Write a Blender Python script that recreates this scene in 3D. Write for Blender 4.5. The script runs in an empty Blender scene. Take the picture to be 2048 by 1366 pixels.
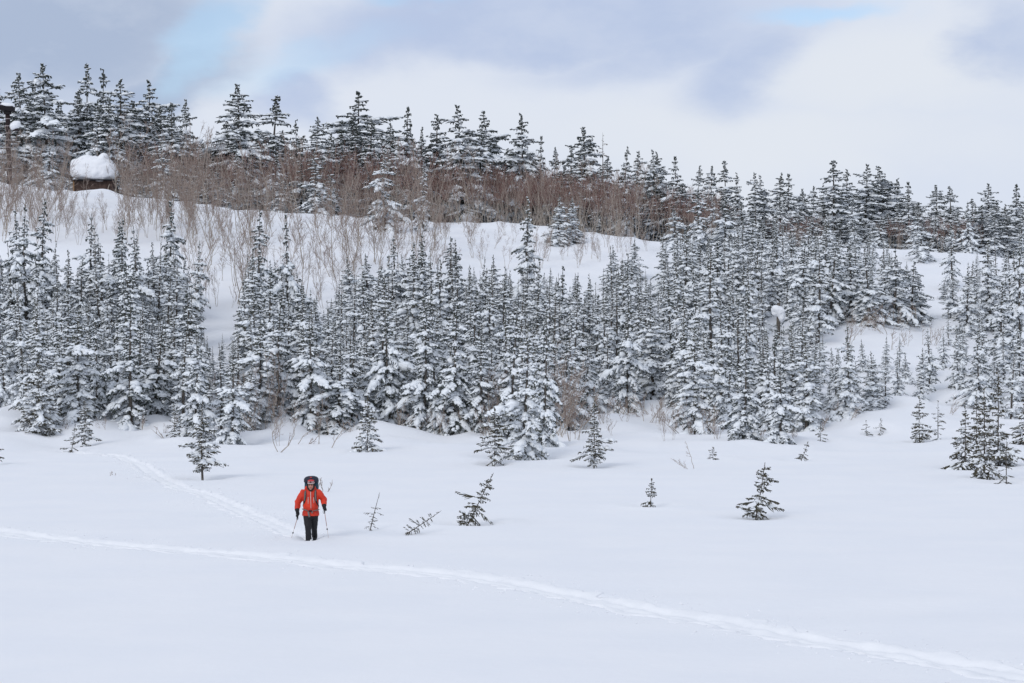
import bpy, bmesh, math, random
import numpy as np
from mathutils import Vector, Matrix, Euler

random.seed(7)
RNG = np.random.default_rng(7)
SC = bpy.context.scene
COL = SC.collection

# ------------------------------------------------------------------ camera
F = 3822.0            # focal length in photo pixels (photo 2048 wide)
CX, CY, CH = 1024.0, 683.0, 5.2
cam = bpy.data.cameras.new('camera')
cam.sensor_width = 36.0
cam.lens = 36.0 * F / 2048.0
cam.clip_start, cam.clip_end = 0.5, 3000.0
camo = bpy.data.objects.new('camera', cam)
camo.location = (0, 0, CH)
camo.rotation_euler = (math.radians(90), 0, 0)
COL.objects.link(camo)
SC.camera = camo

# ------------------------------------------------------------------ render
SC.render.engine = 'CYCLES'
SC.view_settings.view_transform = 'Standard'
SC.view_settings.look = 'None'
SC.view_settings.gamma = 1.0
SC.view_settings.use_curve_mapping = False
SC.view_settings.exposure = 0.0
cy = SC.cycles
cy.max_bounces = 6
cy.diffuse_bounces = 4
cy.glossy_bounces = 2
cy.transmission_bounces = 2
cy.use_denoising = True
try:
    cy.denoiser = 'OPENIMAGEDENOISE'
    cy.denoising_input_passes = 'RGB_ALBEDO_NORMAL'
    cy.denoising_prefilter = 'ACCURATE'
except Exception:
    pass

# ------------------------------------------------------------------ sun + sky
SUN_EL, SUN_AZ = math.radians(34), math.radians(215)     # azimuth clockwise from +Y: behind the camera, to the left
sd = Vector((math.sin(SUN_AZ) * math.cos(SUN_EL), math.cos(SUN_AZ) * math.cos(SUN_EL), math.sin(SUN_EL)))
sun = bpy.data.lights.new('sun', 'SUN')
sun.energy = 1.0
sun.angle = math.radians(28)
sun.color = (1.0, 0.965, 0.91)
suno = bpy.data.objects.new('sun', sun)
suno.rotation_euler = sd.to_track_quat('Z', 'Y').to_euler()
suno.location = sd * 100
COL.objects.link(suno)

world = bpy.data.worlds.new('World')
SC.world = world
world.use_nodes = True
NT = world.node_tree
NT.nodes.clear()


def N(t, **kw):
    n = NT.nodes.new(t)
    for k, v in kw.items():
        setattr(n, k, v)
    return n


def mth(op, a, b=None, clamp=False):
    n = N('ShaderNodeMath', operation=op, use_clamp=clamp)
    for i, x in enumerate((a, b)):
        if x is None:
            continue
        if isinstance(x, (int, float)):
            n.inputs[i].default_value = x
        else:
            NT.links.new(x, n.inputs[i])
    return n.outputs[0]


tc = N('ShaderNodeTexCoord')
DIR = tc.outputs['Generated']
# wispy distortion of the direction
nz = N('ShaderNodeTexNoise')
nz.inputs['Scale'].default_value = 7.0
nz.inputs['Detail'].default_value = 6.0
nz.inputs['Roughness'].default_value = 0.55
mp = N('ShaderNodeMapping')
mp.inputs['Scale'].default_value = (1.0, 1.0, 1.9)
NT.links.new(DIR, mp.inputs['Vector'])
NT.links.new(mp.outputs[0], nz.inputs['Vector'])
vs = N('ShaderNodeVectorMath', operation='SUBTRACT')
NT.links.new(nz.outputs['Color'], vs.inputs[0])
vs.inputs[1].default_value = (0.5, 0.5, 0.5)
vsc = N('ShaderNodeVectorMath', operation='MULTIPLY')
NT.links.new(vs.outputs[0], vsc.inputs[0])
vsc.inputs[1].default_value = (0.13, 0.05, 0.085)
va = N('ShaderNodeVectorMath', operation='ADD')
NT.links.new(DIR, va.inputs[0])
NT.links.new(vsc.outputs[0], va.inputs[1])
DW = va.outputs[0]


def blob(px, py, wx, wy, rot=0.0, soft=1.0):
    """a cloud bank: an uneven ellipsoid on the sky dome, given by its direction"""
    d = Vector(((px - CX) / F, 1.0, (CY - py) / F)).normalized()
    s = N('ShaderNodeVectorMath', operation='SUBTRACT')
    NT.links.new(DW, s.inputs[0])
    s.inputs[1].default_value = d
    r = N('ShaderNodeVectorRotate', rotation_type='Y_AXIS')
    NT.links.new(s.outputs[0], r.inputs['Vector'])
    r.inputs['Angle'].default_value = math.radians(rot)
    m = N('ShaderNodeVectorMath', operation='MULTIPLY')
    NT.links.new(r.outputs[0], m.inputs[0])
    m.inputs[1].default_value = (F / wx, 3.0, F / wy)
    ln = N('ShaderNodeVectorMath', operation='LENGTH')
    NT.links.new(m.outputs[0], ln.inputs[0])
    mr = N('ShaderNodeMapRange', interpolation_type='SMOOTHERSTEP')
    NT.links.new(ln.outputs['Value'], mr.inputs[0])
    mr.inputs[1].default_value = 1.0 + 0.55 * soft
    mr.inputs[2].default_value = max(0.0, 1.0 - 0.75 * soft)
    mr.inputs[3].default_value = 0.0
    mr.inputs[4].default_value = 1.0
    return mr.outputs[0]


def mixc(fac, c1, c2):
    n = N('ShaderNodeMix', data_type='RGBA')
    NT.links.new(fac, n.inputs['Factor'])
    for i, c in ((6, c1), (7, c2)):
        if isinstance(c, tuple):
            n.inputs[i].default_value = (*c, 1)
        else:
            NT.links.new(c, n.inputs[i])
    return n.outputs[2]


def vmax(*xs):
    o = xs[0]
    for x in xs[1:]:
        o = mth('MAXIMUM', o, x)
    return o


# soft light variation within the cloud deck
nz2 = N('ShaderNodeTexNoise')
nz2.inputs['Scale'].default_value = 3.2
nz2.inputs['Detail'].default_value = 7.0
nz2.inputs['Roughness'].default_value = 0.5
NT.links.new(mp.outputs[0], nz2.inputs['Vector'])
r2 = N('ShaderNodeMapRange', interpolation_type='SMOOTHSTEP')
NT.links.new(nz2.outputs[0], r2.inputs[0])
r2.inputs[1].default_value, r2.inputs[2].default_value = 0.36, 0.66
WHITE, PALE = (0.735, 0.785, 0.88), (0.655, 0.725, 0.865)
base = mixc(r2.outputs[0], WHITE, PALE)
grey = vmax(blob(90, 70, 330, 150, 8, 0.9), blob(300, 190, 190, 70, 25, 1.0))
lav = vmax(blob(1080, 40, 540, 100, 6, 0.9), blob(1480, 125, 170, 85, 35, 1.2), blob(620, 185, 110, 62, 10, 1.0),
           blob(2040, 80, 95, 85, 20, 1.0), blob(1330, 90, 290, 75, 12, 1.1))
glow = vmax(blob(1800, 150, 260, 120, 0, 1.1), blob(1500, 300, 500, 90, 0, 1.2))
c = mixc(glow, base, (0.755, 0.80, 0.875))
nz3 = N('ShaderNodeTexNoise')
nz3.inputs['Scale'].default_value = 11.0
nz3.inputs['Detail'].default_value = 8.0
nz3.inputs['Roughness'].default_value = 0.6
NT.links.new(mp.outputs[0], nz3.inputs['Vector'])
r3 = N('ShaderNodeMapRange', interpolation_type='SMOOTHSTEP')
NT.links.new(nz3.outputs[0], r3.inputs[0])
r3.inputs[1].default_value, r3.inputs[2].default_value = 0.30, 0.62
r3.inputs[3].default_value, r3.inputs[4].default_value = 0.62, 1.0
c = mixc(mth('MULTIPLY', lav, r3.outputs[0]), c, (0.485, 0.575, 0.775))
c = mixc(mth('MULTIPLY', grey, mth('MINIMUM', mth('ADD', r3.outputs[0], 0.15), 1.0)), c, (0.415, 0.50, 0.665))
# clear gaps in front of a Nishita sky
gap = vmax(blob(395, 70, 120, 62, 50, 1.1), blob(860, -4, 120, 26, 0, 1.0), blob(1650, -8, 170, 22, 0, 1.3),
           mth('MULTIPLY', blob(620, 125, 170, 34, 12, 1.4), 0.6))
zen = N('ShaderNodeSeparateXYZ')
NT.links.new(DIR, zen.inputs[0])
hi = N('ShaderNodeMapRange')
NT.links.new(nz2.outputs[0], hi.inputs[0])
hi.inputs[1].default_value, hi.inputs[2].default_value = 0.56, 0.68
up = N('ShaderNodeMapRange')
NT.links.new(zen.outputs[2], up.inputs[0])
up.inputs[1].default_value, up.inputs[2].default_value = 0.2, 0.35
gapz = mth('MULTIPLY', hi.outputs[0], up.outputs[0])
gapall = mth('MULTIPLY', vmax(gap, gapz), 0.72)
sky = N('ShaderNodeTexSky', sky_type='NISHITA')
sky.sun_disc = False
sky.sun_elevation = SUN_EL
sky.sun_rotation = SUN_AZ
sky.altitude = 900
bg1 = N('ShaderNodeBackground')
NT.links.new(c, bg1.inputs[0])
bg1.inputs[1].default_value = 1.0
bg2 = N('ShaderNodeBackground')
NT.links.new(sky.outputs[0], bg2.inputs[0])
bg2.inputs[1].default_value = 0.14
mx = N('ShaderNodeMixShader')
NT.links.new(gapall, mx.inputs[0])
NT.links.new(bg1.outputs[0], mx.inputs[1])
NT.links.new(bg2.outputs[0], mx.inputs[2])
wo = N('ShaderNodeOutputWorld')
NT.links.new(mx.outputs[0], wo.inputs[0])


# ------------------------------------------------------------------ helpers
def tag(o, label=None, cat=None, group=None, kind=None):
    if label: o['label'] = label
    if cat: o['category'] = cat
    if group: o['group'] = group
    if kind: o['kind'] = kind
    return o


def link(name, data, parent=None):
    o = bpy.data.objects.new(name, data)
    COL.objects.link(o)
    if parent is not None:
        o.parent = parent
    return o


def np_mesh(name, V, Q, mats, smooth=False, mi=None):
    """mesh from an (n,3) array and an (m,4) array of quads (or (m,3) of triangles)"""
    me = bpy.data.meshes.new(name)
    V = np.ascontiguousarray(V, dtype=np.float32)
    Q = np.ascontiguousarray(Q, dtype=np.int32)
    k = Q.shape[1]
    me.vertices.add(len(V))
    me.vertices.foreach_set('co', V.ravel())
    me.loops.add(Q.size)
    me.loops.foreach_set('vertex_index', Q.ravel())
    me.polygons.add(len(Q))
    me.polygons.foreach_set('loop_start', np.arange(0, Q.size, k, dtype=np.int32))
    me.polygons.foreach_set('loop_total', np.full(len(Q), k, dtype=np.int32))
    if mi is not None:
        me.polygons.foreach_set('material_index', np.ascontiguousarray(mi, dtype=np.int32))
    me.polygons.foreach_set('use_smooth', np.full(len(Q), smooth, dtype=bool))
    me.update(calc_edges=True)
    for m in (mats if isinstance(mats, (list, tuple)) else [mats]):
        me.materials.append(m)
    return me


def material(name, color, rough=0.8, noise=None, bump=None, spec=0.3, coords='Object'):
    """noise = (scale, second colour, contrast low, contrast high); bump = (scale, strength, distance)"""
    m = bpy.data.materials.new(name)
    m.use_nodes = True
    nt = m.node_tree
    b = nt.nodes['Principled BSDF']
    b.inputs['Base Color'].default_value = (*color, 1)
    b.inputs['Roughness'].default_value = rough
    b.inputs['Specular IOR Level'].default_value = spec
    if noise or bump:
        t = nt.nodes.new('ShaderNodeTexCoord')
    if noise:
        n = nt.nodes.new('ShaderNodeTexNoise')
        n.inputs['Scale'].default_value = noise[0]
        n.inputs['Detail'].default_value = 4
        nt.links.new(t.outputs[coords], n.inputs['Vector'])
        r = nt.nodes.new('ShaderNodeMapRange')
        r.inputs[1].default_value, r.inputs[2].default_value = noise[2], noise[3]
        nt.links.new(n.outputs[0], r.inputs[0])
        x = nt.nodes.new('ShaderNodeMix')
        x.data_type = 'RGBA'
        nt.links.new(r.outputs[0], x.inputs['Factor'])
        x.inputs[6].default_value = (*color, 1)
        x.inputs[7].default_value = (*noise[1], 1)
        nt.links.new(x.outputs[2], b.inputs['Base Color'])
    if bump:
        n = nt.nodes.new('ShaderNodeTexNoise')
        n.inputs['Scale'].default_value = bump[0]
        n.inputs['Detail'].default_value = 6
        nt.links.new(t.outputs[coords], n.inputs['Vector'])
        u = nt.nodes.new('ShaderNodeBump')
        u.inputs['Strength'].default_value = bump[1]
        u.inputs['Distance'].default_value = bump[2]
        nt.links.new(n.outputs[0], u.inputs['Height'])
        nt.links.new(u.outputs[0], b.inputs['Normal'])
    return m


M_SNOW = material('settled_snow', (0.832, 0.842, 0.872), 0.9, (0.35, (0.812, 0.827, 0.864), 0.4, 0.6), (3.0, 0.22, 0.06), 0.2)
M_TRACK = material('broken_snow', (0.832, 0.843, 0.872), 0.9, (2.2, (0.862, 0.872, 0.894), 0.38, 0.66), (9.0, 0.3, 0.03), 0.2)  # broken snow is whiter; brightness of its sun-facing roughness is painted in too
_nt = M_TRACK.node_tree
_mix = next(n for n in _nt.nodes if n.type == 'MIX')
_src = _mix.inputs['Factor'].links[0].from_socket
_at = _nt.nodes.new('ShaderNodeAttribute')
_at.attribute_name = 'trodden'  # keeps the painted brightening to the trodden middle
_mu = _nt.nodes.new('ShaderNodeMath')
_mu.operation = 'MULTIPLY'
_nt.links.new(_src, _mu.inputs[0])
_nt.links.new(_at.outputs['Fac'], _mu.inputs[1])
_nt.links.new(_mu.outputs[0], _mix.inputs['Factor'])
M_LOAD = material('snow_on_branches', (0.83, 0.86, 0.895), 0.9, None, None, 0.2)
M_NEEDLE = material('spruce_needles', (0.080, 0.088, 0.076), 0.75, (1.6, (0.125, 0.124, 0.098), 0.35, 0.7), None, 0.25)
M_NEEDLE2 = material('fir_needles', (0.050, 0.063, 0.058), 0.75, (1.6, (0.086, 0.094, 0.080), 0.35, 0.7), None, 0.25)
M_FIELDN = material('wind_dried_needles', (0.060, 0.058, 0.040), 0.8, (4.0, (0.105, 0.090, 0.060), 0.35, 0.7), None, 0.25)
M_BARK = material('spruce_bark', (0.085, 0.072, 0.062), 0.9, (9, (0.15, 0.135, 0.12), 0.4, 0.65), (25, 0.6, 0.02))
M_BIRCH = material('birch_bark', (0.43, 0.385, 0.335), 0.85, (4, (0.27, 0.225, 0.19), 0.45, 0.7))
M_TWIG = material('birch_twigs', (0.225, 0.165, 0.14), 0.85, (0.8, (0.33, 0.265, 0.23), 0.35, 0.65))
M_TWIGR = material('reddish_twigs', (0.20, 0.112, 0.098), 0.85, (0.25, (0.27, 0.175, 0.15), 0.35, 0.65))
M_DEADWOOD = material('grey_dead_wood', (0.20, 0.175, 0.15), 0.9, (6, (0.30, 0.27, 0.24), 0.4, 0.65))


# ------------------------------------------------------------------ terrain
CREST_X = [-900, -300, 0, 200, 450, 700, 850, 1000, 1200, 1310, 1450, 1600, 1800, 1950, 2048, 2400, 3000]
CREST_Y = [380, 368, 371, 388, 412, 434, 442, 455, 474, 486, 496, 500, 504, 518, 530, 545, 560]
YC = 190.0


def smooth(a, b, x):
    t = np.clip((x - a) / (b - a), 0, 1)
    return t * t * (3 - 2 * t)


def vnoise(x, y, seed=0):
    """smooth value noise, vectorised"""
    xi, yi = np.floor(x).astype(np.int64), np.floor(y).astype(np.int64)
    fx, fy = x - xi, y - yi
    fx, fy = fx * fx * (3 - 2 * fx), fy * fy * (3 - 2 * fy)

    def h(a, b):
        v = np.sin(a * 127.1 + b * 311.7 + seed * 74.7) * 43758.5453
        return v - np.floor(v)
    return (h(xi, yi) * (1 - fx) + h(xi + 1, yi) * fx) * (1 - fy) + (h(xi, yi + 1) * (1 - fx) + h(xi + 1, yi + 1) * fx) * fy - 0.5


def px2field(px, py):
    Y = CH * F / (py - CY)
    return ((px - CX) / F * Y, Y)


# trodden trails, traced on the flat field: (points, half width)
TRAILS = [
    ([px2field(*p) for p in ((-420, 1010), (-150, 1043), (0, 1062), (150, 1080), (300, 1096), (450, 1106), (560, 1115), (700, 1130), (850, 1143),
                             (1000, 1163), (1120, 1184), (1250, 1211), (1400, 1236), (1560, 1266), (1700, 1292), (1850, 1318), (2048, 1347), (2300, 1392))], 0.58),
    ([px2field(*p) for p in ((625, 1079), (585, 1064), (530, 1040), (470, 1013), (410, 989), (350, 970), (310, 950), (288, 933), (255, 920),
                             (205, 908), (165, 904), (120, 899))], 0.42),
]


def resample(pts, step):
    P = np.array(pts, dtype=float)
    # Catmull-Rom
    out = []
    for i in range(len(P) - 1):
        p0, p1, p2, p3 = P[max(i - 1, 0)], P[i], P[i + 1], P[min(i + 2, len(P) - 1)]
        for t in np.linspace(0, 1, 24, endpoint=False):
            out.append(0.5 * ((2 * p1) + (-p0 + p2) * t + (2 * p0 - 5 * p1 + 4 * p2 - p3) * t * t + (-p0 + 3 * p1 - 3 * p2 + p3) * t ** 3))
    out.append(P[-1])
    out = np.array(out)
    d = np.r_[0, np.cumsum(np.linalg.norm(np.diff(out, axis=0), axis=1))]
    s = np.arange(0, d[-1], step)
    return np.c_[np.interp(s, d, out[:, 0]), np.interp(s, d, out[:, 1])]


TRAIL_PATHS = [(resample(p, 0.25), w) for p, w in TRAILS]


def trail_depth(X, Y):
    d = np.zeros_like(X)
    for path, w in TRAIL_PATHS:
        dd = 0.3 * np.minimum(np.arange(len(path)), np.arange(len(path))[::-1])
        sel = np.where((X > path[:, 0].min() - 2) & (X < path[:, 0].max() + 2) & (Y > path[:, 1].min() - 2) & (Y < path[:, 1].max() + 2))[0]
        if not len(sel):
            continue
        for k in range(0, len(sel), 20000):
            s = sel[k:k + 20000]
            for q in range(0, len(path), 100):
                D = np.sqrt((X[s, None] - path[None, q:q + 100, 0]) ** 2 + (Y[s, None] - path[None, q:q + 100, 1]) ** 2)
                D = D + 0.8 * w * (1 - smooth(0.2, 1.4, dd[q:q + 100]))[None, :]      # shallow out at both ends
                d[s] = np.maximum(d[s], 0.15 * (1 - smooth(w * 0.45, w * 0.8, D.min(1))))
    return d


def base_z(X, Y):
    X, Y = np.asarray(X, float), np.asarray(Y, float)
    u = X / np.maximum(Y, 8.0)
    pxx = CX + F * u
    zc = CH + (CY - np.interp(pxx, CREST_X, CREST_Y)) / F * YC
    Y0 = 100 + 5 * np.sin(X * 0.11 + 1.0) + 3 * np.sin(X * 0.23)
    t = np.clip((Y - Y0) / (YC - Y0), 0, 1)
    S = 0.55 * t ** 1.15 + 0.45 * smooth(0, 1, t)
    z = zc * S
    over = np.maximum(Y - YC, 0)
    z = z + 0.035 * np.minimum(over, 70) - 0.10 * np.maximum(over - 90, 0) * (over < 400) - 31 * (over >= 400)
    # drifts on the slope, and low mounds along the stand's edge
    hill = smooth(92, 125, Y) * (1 - smooth(400, 500, Y))
    z = z + hill * (1.1 * vnoise(X / 14, Y / 14, 1) + 0.5 * vnoise(X / 5, Y / 6, 2))
    z = z + smooth(180, 188, Y) * (1 - smooth(194, 200, Y)) * (0.55 * vnoise(X / 3.1, Y / 6, 7) + 0.3 * vnoise(X / 1.2, Y / 5, 9))
    edge = smooth(82, 98, Y) * (1 - smooth(116, 140, Y))
    z = z + edge * (0.75 * vnoise(X / 3.2, Y / 4.5, 3) + 0.25)
    # nearly flat snow field with wind ripples
    fld = 1 - smooth(88, 110, Y)
    z = z + fld * (0.10 * vnoise(X / 11, Y / 6, 4) + 0.05 * vnoise(X / 4, Y / 1.6, 5) + 0.012 * vnoise(X / 1.3, Y / 0.5, 6))
    # the bank on which the photographer stands
    z = z + 3.55 * (1 - smooth(2, 21, Y))
    return z


def gz(x, y):
    return float(base_z(np.array([x]), np.array([y]))[0])


_YS = np.concatenate([np.arange(24, 120, 0.25), np.arange(120, 300, 0.5)])


def ground_at(px, py):
    """the point of the terrain that the photo's pixel looks at"""
    u = (px - CX) / F
    zl = CH + (CY - py) / F * _YS
    zt = base_z(u * _YS, _YS)
    hit = np.where(zt >= zl)[0]
    if not len(hit):
        Y = YC
    else:
        i = hit[0]
        if i == 0:
            Y = _YS[0]
        else:
            a, b = zl[i - 1] - zt[i - 1], zt[i] - zl[i]
            Y = _YS[i - 1] + (_YS[i] - _YS[i - 1]) * a / max(a + b, 1e-9)
    return u * Y, float(Y), gz(u * Y, Y)


def build_ground():
    us = np.concatenate([np.linspace(-3.2, -0.31, 40, endpoint=False), np.linspace(-0.31, 0.31, 460), np.linspace(0.31, 3.2, 41)[1:]])
    ys = [-70.0]
    while ys[-1] < 900:
        y = ys[-1]
        if y < 24: s = 2.0
        elif y < 60: s = 0.22
        elif y < 125: s = 0.45
        elif y < 200: s = 0.9
        elif y < 300: s = 3.0
        else: s = 30
        ys.append(y + s)
    ys = np.array(ys)
    w = 0.5 * (ys + np.sqrt(ys ** 2 + 900))
    X = us[None, :] * w[:, None]
    Y = np.repeat(ys[:, None], len(us), 1)
    Z = base_z(X, Y)
    Z = Z - trail_depth(X.ravel(), Y.ravel()).reshape(Z.shape)
    V = np.stack([X, Y, Z], -1).reshape(-1, 3)
    n, m = Z.shape
    i = np.arange(n - 1)[:, None] * m + np.arange(m - 1)[None, :]
    Q = np.stack([i, i + 1, i + m + 1, i + m], -1).reshape(-1, 4)
    o = link('snow_ground', np_mesh('snow_ground', V, Q, M_SNOW, True))
    tag(o, 'smooth open snow field rising into the wooded hillside', None, None, 'structure')


build_ground()


def build_trails():
    labels = ['wide trodden snow trail crossing the whole field', 'narrower trail leading from the edge of the woods down to the hiker']
    for (path, w), lab in zip(TRAIL_PATHS, labels):
        # finer resampling along and across, lumpy bed between crumbled lips
        d = np.r_[0, np.cumsum(np.linalg.norm(np.diff(path, axis=0), axis=1))]
        s = np.arange(0, d[-1], 0.11)
        P = np.c_[np.interp(s, d, path[:, 0]), np.interp(s, d, path[:, 1])]
        T = np.gradient(P, axis=0)
        T /= np.linalg.norm(T, axis=1)[:, None]
        Nn = np.c_[-T[:, 1], T[:, 0]]
        c = np.linspace(-1, 1, 27)
        wl = w * (1.15 + 0.9 * vnoise(s / 0.35, s * 0 + 3.3, 11) + 0.7 * vnoise(s / 1.9, s * 0 + 1.3, 12))
        tap = 0.05 + 0.95 * smooth(0.0, 1.3, np.minimum(s, s[-1] - s))
        wr = w * (1.15 + 0.9 * vnoise(s / 0.33, s * 0 + 7.3, 13) + 0.7 * vnoise(s / 2.2, s * 0 + 5.3, 14))
        off = np.where(c[None, :] < 0, c[None, :] * (wl * tap)[:, None], c[None, :] * (wr * tap)[:, None])
        X = P[:, :1] + Nn[:, :1] * off
        Y = P[:, 1:] + Nn[:, 1:] * off
        ac = np.abs(c)[None, :] + 0 * off
        bed = -0.045 * (1 - smooth(0.25, 0.7, ac)) + 0.006 * smooth(0.6, 0.8, ac) * (1 - smooth(0.85, 1.0, ac))
        groove = -0.035 * (np.exp(-((off - 0.22) / 0.10) ** 2) + np.exp(-((off + 0.22) / 0.10) ** 2))
        rough = 0.045 * vnoise(X / 0.35, Y / 0.35, 21) + 0.04 * vnoise(X / 0.17, Y / 0.17, 22) + 0.03 * np.maximum(vnoise(X / 0.5, Y / 0.5, 23), 0)
        fade = (1 - smooth(0.8, 1.0, ac)) * tap[:, None]
        Z = base_z(X.ravel(), Y.ravel()).reshape(X.shape) + (bed + groove) * fade + rough * (0.25 + 0.75 * fade) * (1 - smooth(0.93, 1.0, ac)) * tap[:, None] + 0.006 - 0.05 * (ac > 0.995)
        V = np.stack([X, Y, Z], -1).reshape(-1, 3)
        n, m = Z.shape
        i = np.arange(n - 1)[:, None] * m + np.arange(m - 1)[None, :]
        Q = np.stack([i, i + m, i + m + 1, i + 1], -1).reshape(-1, 4)
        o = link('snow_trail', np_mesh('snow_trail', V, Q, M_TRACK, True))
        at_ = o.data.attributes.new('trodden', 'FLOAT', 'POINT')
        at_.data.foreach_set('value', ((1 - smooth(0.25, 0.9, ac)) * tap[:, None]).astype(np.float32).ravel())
        tag(o, lab, None, None, 'structure')
    # crumbs of snow kicked out along both trails
    pts = []
    for path, w in TRAIL_PATHS:
        n = len(path) * 7
        k = RNG.integers(0, len(path) - 1, n)
        T = path[np.minimum(k + 1, len(path) - 1)] - path[k]
        T /= np.maximum(np.linalg.norm(T, axis=1), 1e-6)[:, None]
        off = np.sign(RNG.uniform(-1, 1, n)) * (w * 0.85 + np.abs(RNG.normal(0, 0.42, n)))
        q = path[k] + np.c_[-T[:, 1], T[:, 0]] * off[:, None] + RNG.normal(0, 0.12, (n, 2))
        pts.append(q)
    P = np.concatenate(pts)
    r = RNG.uniform(0.006, 0.024, len(P)) * RNG.uniform(0.5, 1.3, len(P))
    z = base_z(P[:, 0], P[:, 1]) + r * 0.1
    O = np.array([(1, 0, 0), (-1, 0, 0), (0, 1, 0), (0, -1, 0), (0, 0, 0.7), (0, 0, -0.7)], float)
    V = np.c_[P, z][:, None, :] + (O[None] + RNG.normal(0, 0.2, (len(P), 6, 3))) * r[:, None, None] * np.array([1.5, 1.5, 1.0])
    Tt = np.array([(0, 2, 4), (2, 1, 4), (1, 3, 4), (3, 0, 4), (2, 0, 5), (1, 2, 5), (3, 1, 5), (0, 3, 5)])
    Q = (np.arange(len(P))[:, None, None] * 6 + Tt[None]).reshape(-1, 3)
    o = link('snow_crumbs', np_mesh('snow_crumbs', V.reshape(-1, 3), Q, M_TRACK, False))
    tag(o, 'loose crumbs of snow scattered along the trodden trails', None, None, 'stuff')


build_trails()


# ------------------------------------------------------------------ conifers
def spindles(P0, P1, r, prof, k=3, wz=1.0, jit=0.0, rng=RNG):
    """many tapered twigs at once: rings of k points along P0->P1, widths r*prof, height flattened by wz"""
    n, m = len(P0), len(prof)
    A = P1 - P0
    L = np.linalg.norm(A, axis=1, keepdims=True)
    A = A / np.maximum(L, 1e-6)
    S = np.cross(A, np.array([0, 0, 1.0]))
    sl = np.linalg.norm(S, axis=1, keepdims=True)
    S = np.where(sl > 1e-3, S / np.maximum(sl, 1e-6), np.array([1.0, 0, 0]))
    U = np.cross(S, A)
    tt = np.linspace(0, 1, m)
    th = np.arange(k) / k * 2 * math.pi + 0.6
    pr = np.asarray(prof)
    C = P0[:, None, :] + (P1 - P0)[:, None, :] * tt[None, :, None]
    rr = r[:, None] * pr[None, :]
    off = np.cos(th)[None, None, :, None] * S[:, None, None, :] + wz * np.sin(th)[None, None, :, None] * U[:, None, None, :]
    V = C[:, :, None, :] + rr[:, :, None, None] * off
    if jit:
        V = V + rng.normal(0, 1, V.shape) * (r * jit)[:, None, None, None]
    V = V.reshape(-1, 3)
    b = np.arange(n)[:, None, None] * (m * k)
    i = np.arange(m - 1)[None, :, None] * k
    j = np.arange(k)[None, None, :]
    j2 = (j + 1) % k
    Q = np.stack([b + i + j, b + i + j2, b + i + k + j2, b + i + k + j], -1).reshape(-1, 4)
    return V, Q


class Bag:
    def __init__(self):
        self.V, self.Q, self.M, self.n = [], [], [], 0

    def add(self, V, Q, mi=0):
        self.V.append(V)
        self.Q.append(Q + self.n)
        self.M.append(np.full(len(Q), mi))
        self.n += len(V)

    def mesh(self, name, mats, smooth=False):
        return np_mesh(name, np.concatenate(self.V), np.concatenate(self.Q), mats, smooth, np.concatenate(self.M))


def tube(path, radii, k=6):
    path = np.asarray(path, float)
    T = np.gradient(path, axis=0)
    T /= np.maximum(np.linalg.norm(T, axis=1, keepdims=True), 1e-9)
    ref = np.array([1.0, 0, 0]) if abs(T[0, 0]) < 0.8 else np.array([0, 1.0, 0])
    S = np.cross(T, ref)
    S /= np.maximum(np.linalg.norm(S, axis=1, keepdims=True), 1e-9)
    U = np.cross(S, T)
    th = np.arange(k) / k * 2 * math.pi
    V = path[:, None, :] + np.asarray(radii)[:, None, None] * (np.cos(th)[None, :, None] * S[:, None] + np.sin(th)[None, :, None] * U[:, None])
    m = len(path)
    i = np.arange(m - 1)[:, None] * k
    j = np.arange(k)[None, :]
    Q = np.stack([i + j, i + (j + 1) % k, i + k + (j + 1) % k, i + k + j], -1).reshape(-1, 4)
    return V.reshape(-1, 3), Q


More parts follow.
